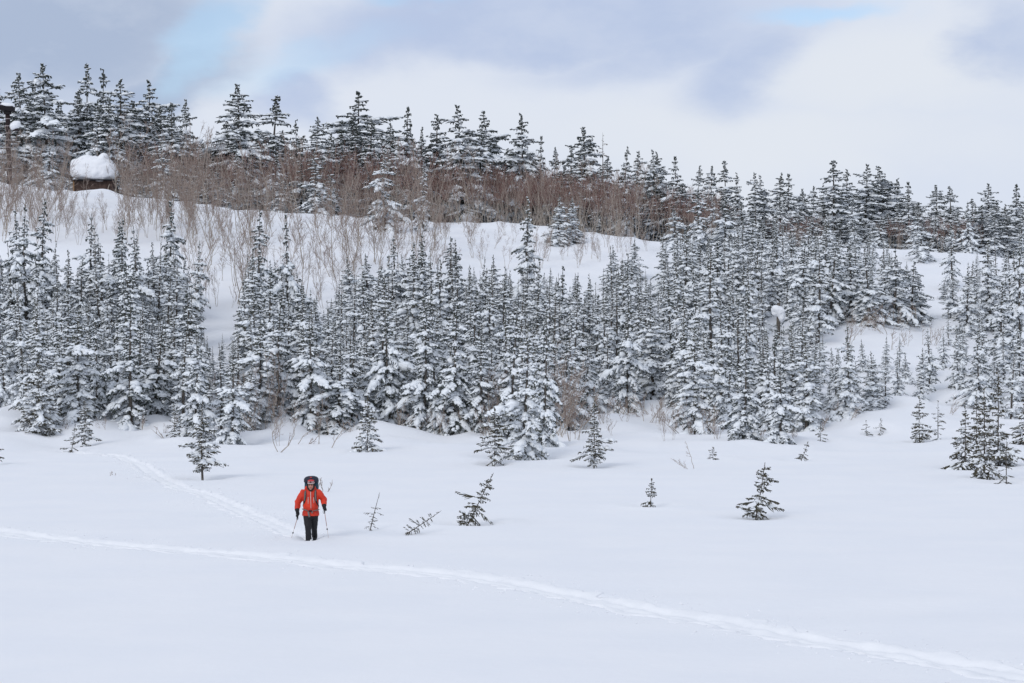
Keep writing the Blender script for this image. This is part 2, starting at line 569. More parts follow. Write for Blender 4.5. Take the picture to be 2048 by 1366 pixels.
def conifer(seed, H=8.0, R=1.3, spacing=0.27, nb=6, clear=0.0, prof=0.8, droop=0.45, top_up=0.5, gap=0.0, irregular=0.15, snow=0.8,
            snow_r=1.0, twig=1.0, needle=M_NEEDLE, leader=0.06, extra=(), top_snow=None, sparse=1.0, bend=0.0, bulge=0.0, step=0.20, spire=0.0, r0=None, hang=0.25, thick=0.85, tier=0.33, pv=0.14):
    """returns (trunk mesh, crown mesh, snow mesh); the crown is whorls of drooping fronds, each frond twigs of needles, snow lies on them"""
    g = np.random.default_rng(seed)
    top_snow = snow * 0.55 if top_snow is None else top_snow
    bx, by = g.normal(0, 0.012 * H, 2)

    def axis(t):
        return np.array([bx * math.sin(t * 3.1) + bend * H * t * t, by * math.sin(t * 2.3 + 0.4), t * H])
    ts = np.linspace(-0.04, 1, 12)
    r0 = 0.011 * H + 0.02 if r0 is None else r0
    tp = np.array([axis(t) for t in ts])
    tb = Bag()
    tb.add(*tube(tp, r0 * (1.02 - ts) ** 0.9 + 0.004, 6))
    trunk = tb.mesh('trunk', M_BARK, True)

    br = []            # branches: h, azimuth, length, pitch, droop
    t = max(clear, 0.015)
    while t < 1 - leader:
        f = 1 - t
        rad = R * (min(1.0, f ** prof * (1 + bulge * math.sin(math.pi * min(1, f)))))
        rad *= min(1.0, 0.55 + 2.2 * (t - clear)) if clear > 0.03 else 1.0
        if spire:
            rad *= min(1.0, f / spire) ** 0.6
        whorl_k = 1 + g.normal(0, irregular)
        if g.random() > gap:
            n = max(3, int(round(nb * (0.75 + 0.5 * g.random()) * (0.6 + 0.4 * f) * sparse)))
            a0 = g.uniform(0, 2 * math.pi)
            for q in range(n):
                az = a0 + 2 * math.pi * q / n + g.normal(0, 0.25)
                Lb = rad * whorl_k * g.uniform(0.68, 1.18) * (1 + g.normal(0, irregular * 0.8))
                if Lb < 0.05 * R:
                    Lb = 0.08 * R
                pitch = top_up * t ** 1.5 - 0.10 * f + g.normal(0, pv)
                br.append((t + g.normal(0, tier * spacing / H), az, Lb, pitch, droop * (0.35 + 0.85 * f) * g.uniform(0.7, 1.3)))
        t += spacing / H * (0.75 + 0.5 * g.random()) * (1.15 - 0.45 * t)
    for e in extra:
        br.append(e)
    # leader shoots
    for q in range(4):
        br.append((1 - leader * g.uniform(0.1, 0.9), g.uniform(0, 6.28), R * 0.10 * g.uniform(0.6, 1.2), 0.7, 0.0))
    P0, P1, RR = [], [], []
    S0, S1, SR = [], [], []
    B0, B1, BR = [], [], []
    for (t, az, L, pitch, dr) in br:
        o = axis(min(max(t, 0), 1))
        d = np.array([math.cos(az), math.sin(az), 0])
        side = np.array([-math.sin(az), math.cos(az), 0])
        wob = g.normal(0, 0.07)

        def at(s):
            return o + d * (L * s) + side * (L * wob * math.sin(2.5 * s)) + np.array([0, 0, L * (pitch * s - dr * s * s + 0.30 * dr * s ** 4)])
        step_l = step * twig
        ns = int(np.clip(L / step_l, 2, 8))
        pts = [at(s) for s in np.linspace(0, 1, 5)]
        # woody axis with needles
        for a in range(1, 4):
            P0.append(pts[a]); P1.append(pts[a + 1]); RR.append(0.055 * twig * (1.15 - 0.2 * a))
        P0.append(pts[0]); P1.append(pts[1]); RR.append(0.03 * twig)
        sn_p = top_snow + (snow - top_snow) * min(1, 1.6 * (1 - t))
        for j in range(ns):
            s = 0.22 + 0.76 * (j + g.uniform(0.1, 0.9)) / ns
            c = at(s)
            tan = (at(min(s + 0.08, 1.05)) - at(s - 0.08))
            tan /= max(np.linalg.norm(tan), 1e-6)
            for sg in (-1, 1):
                ln = L * (0.52 * (1 - s) + 0.13) * g.uniform(0.65, 1.25)
                if L > 1.6: ln *= 0.85
                an = g.uniform(0.65, 1.05)
                v = tan * math.cos(an) + side * (sg * math.sin(an))
                e = c + v * ln + np.array([0, 0, -ln * g.uniform(0.05, 0.45)])
                P0.append(c); P1.append(e); RR.append(g.uniform(0.036, 0.064) * twig)
                # a short hanging twig under the frond
                if g.random() < hang:
                    m_ = c + (e - c) * g.uniform(0.3, 0.8)
                    P0.append(m_); P1.append(m_ + v * ln * 0.25 + np.array([0, 0, -g.uniform(0.10, 0.22) * twig])); RR.append(0.045 * twig)
                if g.random() < sn_p * 0.85:
                    h = 0.05 * twig
                    a_, b_ = g.uniform(0.0, 0.18), g.uniform(0.62, 0.95)
                    S0.append(c + (e - c) * a_ + [0, 0, h]); S1.append(c + (e - c) * b_ + [0, 0, h])
                    SR.append(min(0.19 * twig, ln * 0.45) * g.uniform(0.55, 1.05) * snow_r)
        # pads of snow along the frond
        if g.random() < sn_p:
            a = g.uniform(0.08, 0.3)
            while a < 0.86:
                b = min(a + g.uniform(0.25, 0.5), 0.93)
                w = L * (0.20 * (1 - a) + 0.05) * g.uniform(0.6, 1.15) * snow_r
                h = np.array([0, 0, 0.05 * twig + 0.12 * w])
                B0.append(at(a) + h); B1.append(at(b) + h); BR.append(np.clip(w, 0.06 * twig, 0.42 * twig))
                a = b - 0.05 + (0.25 if g.random() < 0.25 else 0)
    # needles on the leader
    for q in np.linspace(1 - leader * 1.6, 1.0, 5)[:-1]:
        P0.append(axis(q)); P1.append(axis(min(q + leader * 0.45, 1.01))); RR.append(0.035 * twig)
    cb = Bag()
    cb.add(*spindles(np.array(P0), np.array(P1), np.array(RR), (0.55, 1.0, 0.08), 3, 0.9, 0.22, g))
    crown = cb.mesh('crown', needle, False)
    sb = Bag()
    if S0:
        sb.add(*spindles(np.array(S0), np.array(S1), np.array(SR), (0.05, 0.95, 0.8, 0.05), 4, thick, 0.12, g))
    if B0:
        sb.add(*spindles(np.array(B0), np.array(B1), np.array(BR), (0.05, 0.85, 1.0, 0.75, 0.05), 5, thick, 0.13, g))
    snowm = sb.mesh('snow_load', M_LOAD, True) if (S0 or B0) else None
    return trunk, crown, snowm


def put(meshes, name, loc, sxy, sz, rz, tilt=(0.0, 0.0)):
    o = link(name, None)
    o.location = loc
    o.rotation_mode = 'XYZ'
    m = Matrix.Rotation(tilt[1], 3, 'Y') @ Matrix.Rotation(tilt[0], 3, 'X') @ Matrix.Rotation(rz, 3, 'Z')
    o.rotation_euler = m.to_euler()
    o.scale = (sxy, sxy, sz)
    o.empty_display_size = 0.3
    for nm, me in zip(('trunk', 'crown', 'snow_load'), meshes):
        if me is not None:
            c_ = link(nm, me, o)
            if nm == 'snow_load':
                c_['kind'] = 'stuff'
    return o


YOUNG = [conifer(100 + i, 8.0, 1.22 + 0.13 * (i % 3), 0.27 + 0.03 * (i % 2), 6, 0.0, 0.85 - 0.06 * (i % 2), 0.62, 0.35, 0.06, 0.30, 0.97, 1.15, 0.82, M_NEEDLE, 0.10, spire=0.25, top_snow=0.9, hang=0.2, thick=0.8) for i in range(7)]
THIN = [conifer(150 + i, 8.0, 1.05, 0.31, 5, 0.02, 0.9, 0.42, 0.30, 0.08, 0.36, 0.94, 1.05, 0.70, M_NEEDLE, 0.14, spire=0.3, top_snow=0.88, hang=0.1) for i in range(4)]
FIR = [conifer(200 + i, 9.0, 1.65, 0.40, 6, 0.0, 0.80 - 0.05 * (i % 3), 0.85, 0.35, 0.07, 0.30, 0.95, 1.08, 0.94, M_NEEDLE2, 0.08, spire=0.2, top_snow=0.78, hang=0.35, thick=0.72, tier=0.40) for i in range(6)]
OLD = [conifer(300 + i, 13.0, 2.3, 0.50 + 0.04 * (i % 3), 8, 0.04, 0.60 + 0.06 * (i % 4), 0.60, 0.42, 0.05 + 0.03 * (i % 3), 0.30, 0.98, 1.1, 1.22, M_NEEDLE2, 0.025, top_snow=0.5, bulge=0.2, spire=0.05, hang=0.35, thick=0.62, step=0.23, tier=0.22, pv=0.12) for i in range(8)]

N_YOUNG = 'young_spruce'
N_THIN = 'slender_spruce'
N_FIR = 'fir_tree'
N_OLD = 'old_spruce'
WOODS = []     # (kind, object, px, base py, top py, note)


def plant(kind, px, base, top, w=None, Y=None, rz=None, var=None, tilt=None, note=None):
    if Y is None:
        x, y, z = ground_at(px, base)
    else:
        x, y = (px - CX) / F * Y, Y
        z = gz(x, y)
    h = CH + (CY - top) / F * y - z
    if h < 0.4:
        return None
    lib = {'young': YOUNG, 'thin': THIN, 'fir': FIR, 'old': OLD}[kind]
    H0, R0 = {'young': (8, 1.35), 'thin': (8, 1.05), 'fir': (9, 1.65), 'old': (13, 2.3)}[kind]
    sz = h / H0
    if w is None:
        sx = sz * random.uniform(0.8, 1.3)
        if kind != 'old':
            sx = max(sx, 0.6 * sz ** 0.5)
    else:
        sx = (w / 2 / F * y) / R0 * (1.6 if kind == 'old' else (0.98 if kind == 'fir' else 1.12))
    me = lib[var if var is not None else random.randrange(len(lib))]
    tl = tilt if tilt is not None else (random.gauss(0, 0.03), random.gauss(0, 0.03))
    o = put(me, {'young': N_YOUNG, 'thin': N_THIN, 'fir': N_FIR, 'old': N_OLD}[kind], (x, y, z - 0.05), sx, sz,
            random.uniform(0, 6.28) if rz is None else rz, tl)
    WOODS.append((kind, o, px, base, top, note))
    return o


# --- the ridge: (px, top py, width px)
RIDGE = [(45, 145, 74), (100, 128, 84), (172, 125, 60), (203, 140, 66), (240, 160, 92), (298, 160, 80), (150, 180, 44), (345, 205, 66), (372, 198, 44),
         (470, 170, 84), (537, 190, 92), (600, 240, 46), (632, 231, 62), (722, 184, 112), (690, 225, 66), (810, 214, 64), (782, 246, 46), (826, 250, 30),
         (840, 252, 30), (877, 228, 78), (925, 210, 76), (980, 220, 66), (1044, 229, 66), (1083, 271, 36), (1110, 295, 32), (1165, 253, 76),
         (1137, 290, 50), (1245, 292, 36), (1277, 301, 46), (1306, 299, 42), (1325, 304, 44), (1357, 311, 48), (1391, 331, 32), (1425, 332, 38),
         (1453, 320, 50), (1475, 346, 34), (1508, 345, 42), (1524, 350, 32), (1557, 345, 46), (1572, 347, 44), (1603, 378, 40), (1628, 372, 34),
         (1672, 319, 72), (1698, 338, 50), (1724, 327, 60), (1762, 330, 64), (1797, 356, 46), (1821, 363, 46), (1842, 404, 46), (1870, 370, 46),
         (1905, 371, 52), (1942, 398, 52), (1974, 366, 54), (1994, 404, 44), (2014, 408, 40), (2034, 367, 54), (2062, 380, 50), (8, 178, 60), (-30, 150, 70),
         (1648, 366, 30), (570, 262, 60), (430, 262, 50)]
random.seed(21)
for i, (px, top, w) in enumerate(RIDGE):
    Yr = random.uniform(206, 226) if px > 1250 else random.uniform(208, 236)
    plant('old', px, None, top, w, Y=Yr, var=i % len(OLD))
random.seed(29)
RX = [r_[0] for r_ in sorted(RIDGE)]
RT = [r_[1] for r_ in sorted(RIDGE)]
for px in list(range(-20, 860, 27)) + list(range(880, 1400, 40)):
    q = px + random.uniform(-10, 10)
    plant('old', q, None, float(np.interp(q, RX, RT)) + random.uniform(25, 75), random.uniform(44, 74), Y=random.uniform(209, 236))
# --- second rank behind the crest, standing lower among the birches
random.seed(22)
for px in list(range(60, 870, 30)):
    q = px + random.uniform(-12, 12)
    plant('fir', q, None, random.uniform(262, 345) + px * 0.06, random.uniform(54, 84), Y=random.uniform(201, 207) if 105 < q < 262 else random.uniform(193.5, 207))
for px in list(range(1400, 2060, 22)):
    plant('old' if random.random() < 0.35 else 'fir', px + random.uniform(-10, 10), None, random.uniform(385, 440) + (px - 1400) * 0.02, random.uniform(44, 64), Y=random.uniform(193, 208))

# --- trees one can name on the slope: kind, px, base, top, width
NAMED = [('fir', 772, 462, 296, 74), ('fir', 846, 462, 324, 46), ('young', 1056, 640, 392, 72), ('young', 1113, 490, 388, 60), ('young', 1145, 486, 390, 46),
         ('fir', 1450, 528, 384, 80), ('fir', 1404, 524, 374, 70), ('fir', 1347, 500, 410, 52), ('young', 1267, 560, 475, 46), ('young', 1230, 580, 488, 44),
         ('fir', 90, 640, 393, 90), ('fir', 30, 620, 420, 80), ('fir', 55, 660, 410, 84), ('fir', 178, 640, 425, 76), ('fir', 245, 660, 434, 80), ('fir', 278, 680, 450, 74),
         ('fir', 335, 628, 402, 92), ('young', 385, 690, 478, 56), ('fir', 516, 650, 418, 84), ('fir', 576, 690, 418, 70), ('fir', 604, 700, 556, 90),
         ('fir', 788, 640, 470, 76), ('fir', 838, 650, 462, 72), ('fir', 902, 640, 472, 80), ('young', 916, 640, 476, 60), ('young', 966, 660, 512, 34), ('young', 992, 640, 508, 60),
         ('young', 697, 650, 512, 60), ('young', 732, 640, 505, 64), ('fir', 1120, 720, 530, 92), ('young', 1180, 720, 545, 50), ('young', 1326, 600, 468, 58),
         ('fir', 1660, 650, 470, 84), ('fir', 1700, 640, 490, 96), ('fir', 1740, 650, 492, 90), ('fir', 1785, 646, 496, 92), ('fir', 1822, 642, 520, 84), ('fir', 1842, 638, 545, 60), ('fir', 1612, 662, 480, 90),
         ('young', 1905, 635, 545, 46), ('young', 1945, 642, 520, 56), ('young', 1985, 660, 478, 70), ('young', 2030, 690, 500, 64), ('fir', 1845, 522, 440, 60), ('fir', 1905, 580, 446, 56), ('young', 1890, 600, 560, 26),
         ('fir', 2005, 740, 560, 80), ('fir', 2040, 710, 470, 70),
         # the front edge of the stand
         ('fir', 262, 856, 590, 120), ('fir', 310, 842, 640, 110), ('fir', 464, 888, 700, 84), ('fir', 388, 872, 660, 80), ('young', 158, 850, 610, 88), ('young', 75, 856, 600, 90),
         ('fir', 622, 858, 620, 100), ('fir', 676, 862, 690, 110), ('fir', 560, 830, 600, 100), ('fir', 780, 850, 600, 90), ('fir', 846, 856, 590, 104), ('fir', 906, 862, 600, 110),
         ('young', 1045, 915, 640, 92), ('fir', 1082, 892, 620, 86), ('fir', 1020, 870, 600, 90), ('fir', 1484, 880, 690, 92), ('fir', 1560, 884, 720, 80), ('young', 1392, 866, 650, 84), ('fir', 1254, 826, 590, 86),
         ('young', 1610, 868, 660, 74), ('young', 1690, 838, 650, 66), ('young', 1745, 822, 700, 60), ('young', 735, 836, 660, 70), ('young', 1310, 800, 600, 84), ('young', 1440, 846, 620, 70), ('young', 520, 846, 640, 80)]
random.seed(23)
for n, (k, px, b, t, w) in enumerate(NAMED):
    plant(k, px, b, t, w, note='named')

# --- fill of the stand
EDGE_X = [-60, 0, 120, 240, 340, 460, 560, 700, 800, 950, 1010, 1090, 1150, 1200, 1250, 1330, 1400, 1480, 1580, 1680, 1760, 1830, 1900, 2000, 2100]
EDGE_Y = [800, 812, 845, 852, 850, 875, 842, 855, 850, 862, 885, 880, 850, 820, 815, 815, 850, 872, 872, 830, 815, 800, 800, 830, 850]
ENV_X = [-60, 0, 100, 200, 300, 370, 395, 420, 470, 485, 520, 600, 650, 700, 800, 900, 960, 1050, 1120, 1180, 1240, 1320, 1400, 1500, 1600, 1750, 1850, 1868, 1890, 1940, 2048, 2120]
ENV_Y = [440, 450, 430, 450, 450, 480, 640, 668, 660, 560, 470, 550, 600, 515, 480, 480, 520, 530, 535, 550, 500, 470, 440, 425, 420, 450, 560, 640, 560, 500, 450, 450]
ENV2_X = [0, 1480, 1560, 1630, 1660, 1700, 1760, 1860, 1900, 1950, 2048, 2120]
ENV2_Y = [0, 0, 560, 640, 690, 715, 706, 690, 650, 640, 600, 600]
placed = [(px, b) for _, px, b, _, _ in NAMED]
random.seed(31)
fill = []
tries = 0
while tries < 26000:
    tries += 1
    px = random.uniform(-70, 2110)
    e = np.interp(px, EDGE_X, EDGE_Y)
    upper = 610 if px < 900 else (600 if px < 1330 else 516)
    if px > 1430: upper = 508
    base = random.uniform(upper, e)
    env = np.interp(px, ENV_X, ENV_Y) + random.uniform(0, 40)
    if 1640 < px < 1885 and 640 < base < 735: continue
    if base > 690: env = max(env, np.interp(px, ENV2_X, ENV2_Y))
    if px > 1850 and base < 690 and random.random() < 0.6: continue
    if 1848 < px < 1892 and base < 700: continue
    if 395 < px < 475 and base < 700: continue
    fr = (base - 520) / 340
    h = random.choice((random.uniform(75, 130), random.uniform(120, 175), random.uniform(150, 225))) * (0.78 + 0.35 * fr)
    if px > 1640 and base > 690: h *= 0.72
    if random.random() < 0.09 and base > 640 and not 390 < px < 480: h, env = h * 1.25, env - 35
    if base - h < env:
        h = base - env
    if 1526 < px < 1588 and base > 640: h = min(h, base - 648)
    if h < (48 if base < 600 else 62): continue
    sx, sy = (27, 15) if base < 700 else ((30, 18) if base < 800 else (33, 17))
    if px > 1850: sx, sy = 36, 24
    if any(((px - a) / sx) ** 2 + ((base - b) / sy) ** 2 < 1 for a, b in placed): continue
    placed.append((px, base))
    fill.append((px, base, base - h))
for px, base, top in fill:
    r = random.random()
    k = 'fir' if r < 0.28 else ('thin' if r < 0.63 else 'young')
    plant(k, px, base, top, None)
import collections
print('fill', len(fill), collections.Counter(w[0] for w in WOODS))

# labels of the woods: by place, then by height, then by order along the row
PLACES = [(-200, 140, 'at the far left end'), (140, 300, 'below the snow capped hut'), (300, 480, 'behind the clear stemmed spruce'),
          (480, 680, 'straight behind the hiker'), (680, 880, 'behind the two wispy saplings'), (880, 1120, 'behind the two armed sapling'),
          (1120, 1300, 'behind the bay of bare shrubs'), (1300, 1480, 'behind the small narrow sapling'), (1480, 1680, 'behind the tilted bushy sapling'),
          (1680, 1880, 'around the open snowy bench'), (1880, 2300, 'behind the field clump')]
RPLACES = [(-200, 140, 'beside the floodlight pole'), (140, 330, 'behind the snow capped hut'), (330, 580, 'past the snowy hut'), (580, 860, 'left of the red brown thicket'),
           (860, 1130, 'over the red brown thicket'), (1130, 1340, 'around the bare dead spar'), (1340, 1600, 'where the ridge line drops'), (1600, 1850, 'in the ragged ridge clump'), (1850, 2300, 'at the low right end')]
RANK = ['tallest', 'second tallest', 'third tallest', 'fourth tallest']
ORD = ['first', 'second', 'third', 'fourth', 'fifth', 'sixth', 'seventh', 'eighth', 'ninth', 'tenth', 'eleventh', 'twelfth', 'thirteenth', 'fourteenth', 'fifteenth',
       'sixteenth', 'seventeenth', 'eighteenth', 'nineteenth', 'twentieth']
WORD = {'thin': 'slender sparse spruce', 'young': 'snowy young spruce', 'fir': 'snow laden fir', 'old': 'tall dark spruce'}
PLURAL = {'thin': 'slender spruces', 'young': 'young spruces', 'fir': 'firs', 'old': 'old spruces'}
zones = {}
for w in WOODS:
    kind, o, px, base, top, note = w
    if base is None:
        row = 'ridge'
        pl = next(p for a, b, p in RPLACES if a <= px < b)
    else:
        row = 'front edge' if base > 800 else ('middle rows' if base > 705 else ('back rows' if base > 600 else 'upper slope'))
        pl = next(p for a, b, p in PLACES if a <= px < b)
    zones.setdefault((kind, row, pl), []).append(w)
for (kind, row, pl), ws in zones.items():
    place = ('on the ridge ' + pl) if row == 'ridge' else ('on the upper slope ' + pl if row == 'upper slope' else 'in the ' + row + ' ' + pl)
    ws.sort(key=lambda w: -(w[1].scale[2]))
    small = sorted(ws[4:], key=lambda w: w[2])
    for i, w in enumerate(ws[:4]):
        lab = (RANK[i] + ' ' if len(ws) > 1 else '') + WORD[kind] + ' ' + place
        tag(w[1], lab, 'spruce' if kind != 'fir' else 'fir', PLURAL[kind] + ' ' + place)
    for i, w in enumerate(small):
        lab = (ORD[i] if i < 20 else 'last') + ' shorter ' + {'fir': 'fir', 'old': 'spruce', 'young': 'young spruce', 'thin': 'slender spruce'}[kind] + ' from left ' + place
        tag(w[1], lab, 'spruce' if kind != 'fir' else 'fir', PLURAL[kind] + ' ' + place)


# ------------------------------------------------------------------ spruces standing in the open field
FIELD = []


def field_tree(label, px, base, top, w, seed, tilt=(0, 0), group='young spruces scattered over the open snow', **kw):
    x, y, z = ground_at(px, base)
    h = (base - top) / F * y
    R = w / 2 / F * y
    a = dict(H=h, R=R, spacing=0.12, nb=5, clear=0.02, prof=0.8, droop=0.25, top_up=0.5, gap=0.05, irregular=0.28, snow=0.4, snow_r=0.75,
             twig=0.36, needle=M_FIELDN, leader=0.12, step=0.22, r0=0.008 * h + 0.004)
    a.update(kw)
    me = conifer(seed, **a)
    o = put(me, 'spruce_sapling', (x, y, z - 0.02), 1, 1, 0, tilt)
    tag(o, label, 'sapling', group)
    FIELD.append(o)
    return o


field_tree('lone spruce on a clear bare stem left of the hiker', 405, 958, 800, 84, 501, clear=0.14, spacing=0.11, r0=0.045, snow=0.75, prof=0.75, twig=0.42, droop=0.12, top_up=0.35, leader=0.2,
           extra=[(0.24, -0.1, 0.98, 0.02, 0.25), (0.42, 3.2, 0.82, 0.12, 0.1), (0.36, 0.1, 0.70, 0.05, 0.15)])
field_tree('thin spindly sapling beside the start of the narrow trail', 143, 903, 846, 30, 502, tilt=(0, 0.14), nb=4, snow=0.3, spacing=0.16, twig=0.3)
field_tree('short bushy sapling next to the spindly one by the trail', 170, 893, 800, 44, 503, snow=0.75, twig=0.45, nb=6)
field_tree('conical snowy sapling behind the hiker, alone at the stand edge', 735, 902, 790, 52, 504, snow=0.8, snow_r=0.9, twig=0.45, nb=6)
field_tree('snowy sapling with spreading lower branches before the biggest front spruce', 988, 931, 810, 62, 505, snow=0.6, twig=0.45, clear=0.08)
field_tree('sapling with long horizontal branches before the bay of bare shrubs', 1188, 934, 790, 50, 506, snow=0.55, twig=0.42, nb=5, clear=0.05, droop=0.1,
           extra=[(0.36, 0.1, 0.95, 0.12, 0.12), (0.27, -0.2, 0.8, 0.02, 0.1)])
field_tree('tiny twig of a sapling above the bent bare birch', 1426, 919, 893, 26, 507, nb=4, spacing=0.1, twig=0.24, snow=0.2)
field_tree('small slanting sapling alone below the stand edge', 1603, 919, 880, 26, 508, tilt=(0, 0.34), nb=4, twig=0.26, snow=0.15)
field_tree('small narrow sapling alone in the middle of the snow', 1301, 1011, 955, 26, 509, tilt=(0, 0.05), nb=5, snow=0.5, twig=0.34, spacing=0.1, prof=0.35)
field_tree('tilted bushy sapling with dark ragged branches, biggest in the open', 1512, 1034, 922, 50, 510, tilt=(0, 0.16), nb=6, twig=0.33, spacing=0.11, snow=0.28, prof=0.55, irregular=0.35, leader=0.16,
           extra=[(0.10, 3.2, 0.62, 0.18, 0.05), (0.36, 0.15, 0.60, 0.05, 0.2), (0.70, 0.1, 0.5, 0.1, 0.1)])
field_tree('wispy almost bare sapling nearest the hiker', 741, 1056, 981, 32, 511, tilt=(0, 0.25), nb=4, twig=0.15, spacing=0.13, snow=0.0, prof=0.5, leader=0.28, gap=0.1, irregular=0.5, step=0.6)
field_tree('wispy sapling bent low towards the snow, pointing right', 817, 1064, 985, 34, 512, tilt=(0, 0.98), nb=5, twig=0.19, spacing=0.085, snow=0.05, prof=0.45, leader=0.28, irregular=0.5, gap=0.08, step=0.4)
field_tree('crooked sapling with two long arms, leaning right', 936, 1047, 932, 42, 513, tilt=(0, 0.46), nb=6, twig=0.30, spacing=0.10, snow=0.15, prof=0.55, leader=0.12, droop=0.4,
           extra=[(0.50, 3.25, 0.70, -0.16, 0.02), (0.30, 0.0, 0.72, -0.20, 0.05), (0.14, 3.3, 0.42, 0.1, 0.1)])
field_tree('little dark sapling, left one of the pair below the snowy bench', 1839, 884, 790, 44, 514, snow=0.35, twig=0.42, nb=5)
field_tree('thin open sapling, right one of the pair below the snowy bench', 1876, 879, 800, 50, 515, nb=3, snow=0.2, twig=0.26, spacing=0.2)
field_tree('knee high sprig at the stand edge by the snowy bench', 1732, 870, 840, 22, 516, nb=3, twig=0.25, snow=0.2)
field_tree('second knee high sprig at the stand edge by the bench', 1762, 866, 836, 24, 517, nb=3, twig=0.25, snow=0.2)
field_tree('small sprig at the foot of the front firs', 1641, 880, 846, 22, 518, nb=3, twig=0.25, snow=0.2)
G2 = 'clump of spruces on the snow near the right edge'
field_tree('broad left spruce of the field clump with low spreading branches', 1930, 938, 800, 70, 520, group=G2, snow=0.42, twig=0.5, nb=6, spacing=0.15)
field_tree('front middle spruce of the field clump', 1968, 957, 770, 64, 521, group=G2, snow=0.42, twig=0.5, nb=6, spacing=0.15)
field_tree('tallest spruce of the field clump, behind the others', 1996, 932, 735, 76, 522, group=G2, snow=0.45, twig=0.5, nb=6, spacing=0.16)
field_tree('slender back spruce of the field clump between its neighbours', 1952, 925, 775, 50, 523, group=G2, snow=0.45, twig=0.5, nb=5, spacing=0.16)
field_tree('sparse open sapling in front of the field clump', 2013, 965, 880, 66, 524, group=G2, nb=3, snow=0.15, twig=0.26, spacing=0.2, gap=0.2, leader=0.2)
field_tree('spruce beyond the field clump, cut by the picture edge', 2052, 890, 780, 60, 525, group=G2, snow=0.4, twig=0.45)
field_tree('sapling reaching in from the left picture edge', -14, 930, 850, 52, 526, snow=0.3, twig=0.35)
field_tree('snowy sapling with low skirt at the left front edge', 78, 866, 720, 88, 527, snow=0.75, twig=0.5, nb=6, snow_r=0.9)
field_tree('dark little sapling beside the low skirt one', 100, 872, 820, 22, 528, nb=3, twig=0.25, snow=0.3)
field_tree('small sapling left of the lone clear stemmed spruce', 348, 880, 808, 36, 529, nb=4, twig=0.36, snow=0.55)


# ------------------------------------------------------------------ bare birches
def birch(seed, H=6.0, stems=2, spread=0.16, twigs=9, fine=5, tr=0.03, twr=0.011, red=False, k=3, bendy=0.12, lean=(0, 0), hi=0.22, reach=1.0):
    g = np.random.default_rng(seed)
    tb, wb = Bag(), Bag()
    t0, t1, tr_ = [], [], []
    for s in range(stems):
        az = g.uniform(0, 6.28)
        sp = spread * g.uniform(0.3, 1.2) * (s > 0 or stems > 2)
        h = H * g.uniform(0.75, 1.0) if s else H
        b = np.array([0.12 * s * math.cos(az), 0.12 * s * math.sin(az), -0.1])
        dirv = np.array([math.cos(az) * sp + lean[0], math.sin(az) * sp + lean[1], 1.0])
        wv = g.normal(0, bendy, 2)
        n = 8
        path = [b + dirv * h * q + np.array([wv[0] * math.sin(3 * q), wv[1] * math.sin(2.4 * q + 0.5), 0]) * h * 0.4 for q in np.linspace(0, 1, n)]
        path = np.array(path) + np.r_[np.zeros((1, 3)), g.normal(0, 0.012 * h, (n - 1, 3))]
        rad = tr * h / 6 * 2.0 * (1.03 - np.linspace(0, 1, n)) ** 0.9 + 0.006
        tb.add(*tube(path, rad, 4))
        for q in range(twigs):
            f = g.uniform(hi, 0.96)
            i = f * (n - 1)
            c = path[int(i)] + (path[min(int(i) + 1, n - 1)] - path[int(i)]) * (i - int(i))
            a = g.uniform(0, 6.28)
            up_ = g.uniform(0.9, 1.9)
            v = np.array([math.cos(a), math.sin(a), up_])
            v /= np.linalg.norm(v)
            L = h * g.uniform(0.14, 0.34) * (1.15 - f * 0.7) * reach
            p1 = c + v * L * 0.5 + g.normal(0, 0.03 * L, 3)
            v2 = v + np.array([0, 0, 0.35]) + g.normal(0, 0.12, 3)
            v2 /= np.linalg.norm(v2)
            p2 = p1 + v2 * L * 0.55
            t0 += [c, p1]; t1 += [p1, p2]; tr_ += [twr * 1.7, twr * 1.25]
            for e in range(fine):
                f2 = g.uniform(0.25, 1.0)
                cc = c + (p1 - c) * (f2 * 2) if f2 < 0.5 else p1 + (p2 - p1) * (f2 * 2 - 1)
                vv = v2 + g.normal(0, 0.42, 3)
                vv /= np.linalg.norm(vv)
                l2 = L * g.uniform(0.25, 0.5)
                ee = cc + vv * l2
                t0.append(cc); t1.append(ee); tr_.append(twr)
                for e2 in range(2):
                    c3 = cc + (ee - cc) * g.uniform(0.3, 0.9)
                    v3 = vv + g.normal(0, 0.45, 3)
                    v3 /= np.linalg.norm(v3)
                    t0.append(c3); t1.append(c3 + v3 * l2 * g.uniform(0.35, 0.6)); tr_.append(twr * 0.75)
    wb.add(*spindles(np.array(t0), np.array(t1), np.array(tr_), (1.0, 0.55), k, 1.0, 0, g))
    return tb, wb


BIRCH = []
for i in range(8):
    tb, wb = birch(600 + i, 6.0, 2 + i % 2, 0.22, 17, 5, 0.0085 + 0.002 * (i % 3), 0.0066, bendy=0.15, reach=0.68 + 0.08 * (i % 4), hi=0.15 + 0.05 * (i % 3))
    BIRCH.append((tb.mesh('trunk', M_BIRCH, True), wb.mesh('twigs', M_TWIG, False)))
SHRUB = []
for i in range(4):
    tb, wb = birch(650 + i, 2.2, 3 + i % 2, 0.45, 7, 3, 0.022, 0.008)
    SHRUB.append((tb.mesh('stems', M_BIRCH, True), wb.mesh('twigs', M_TWIG, False)))


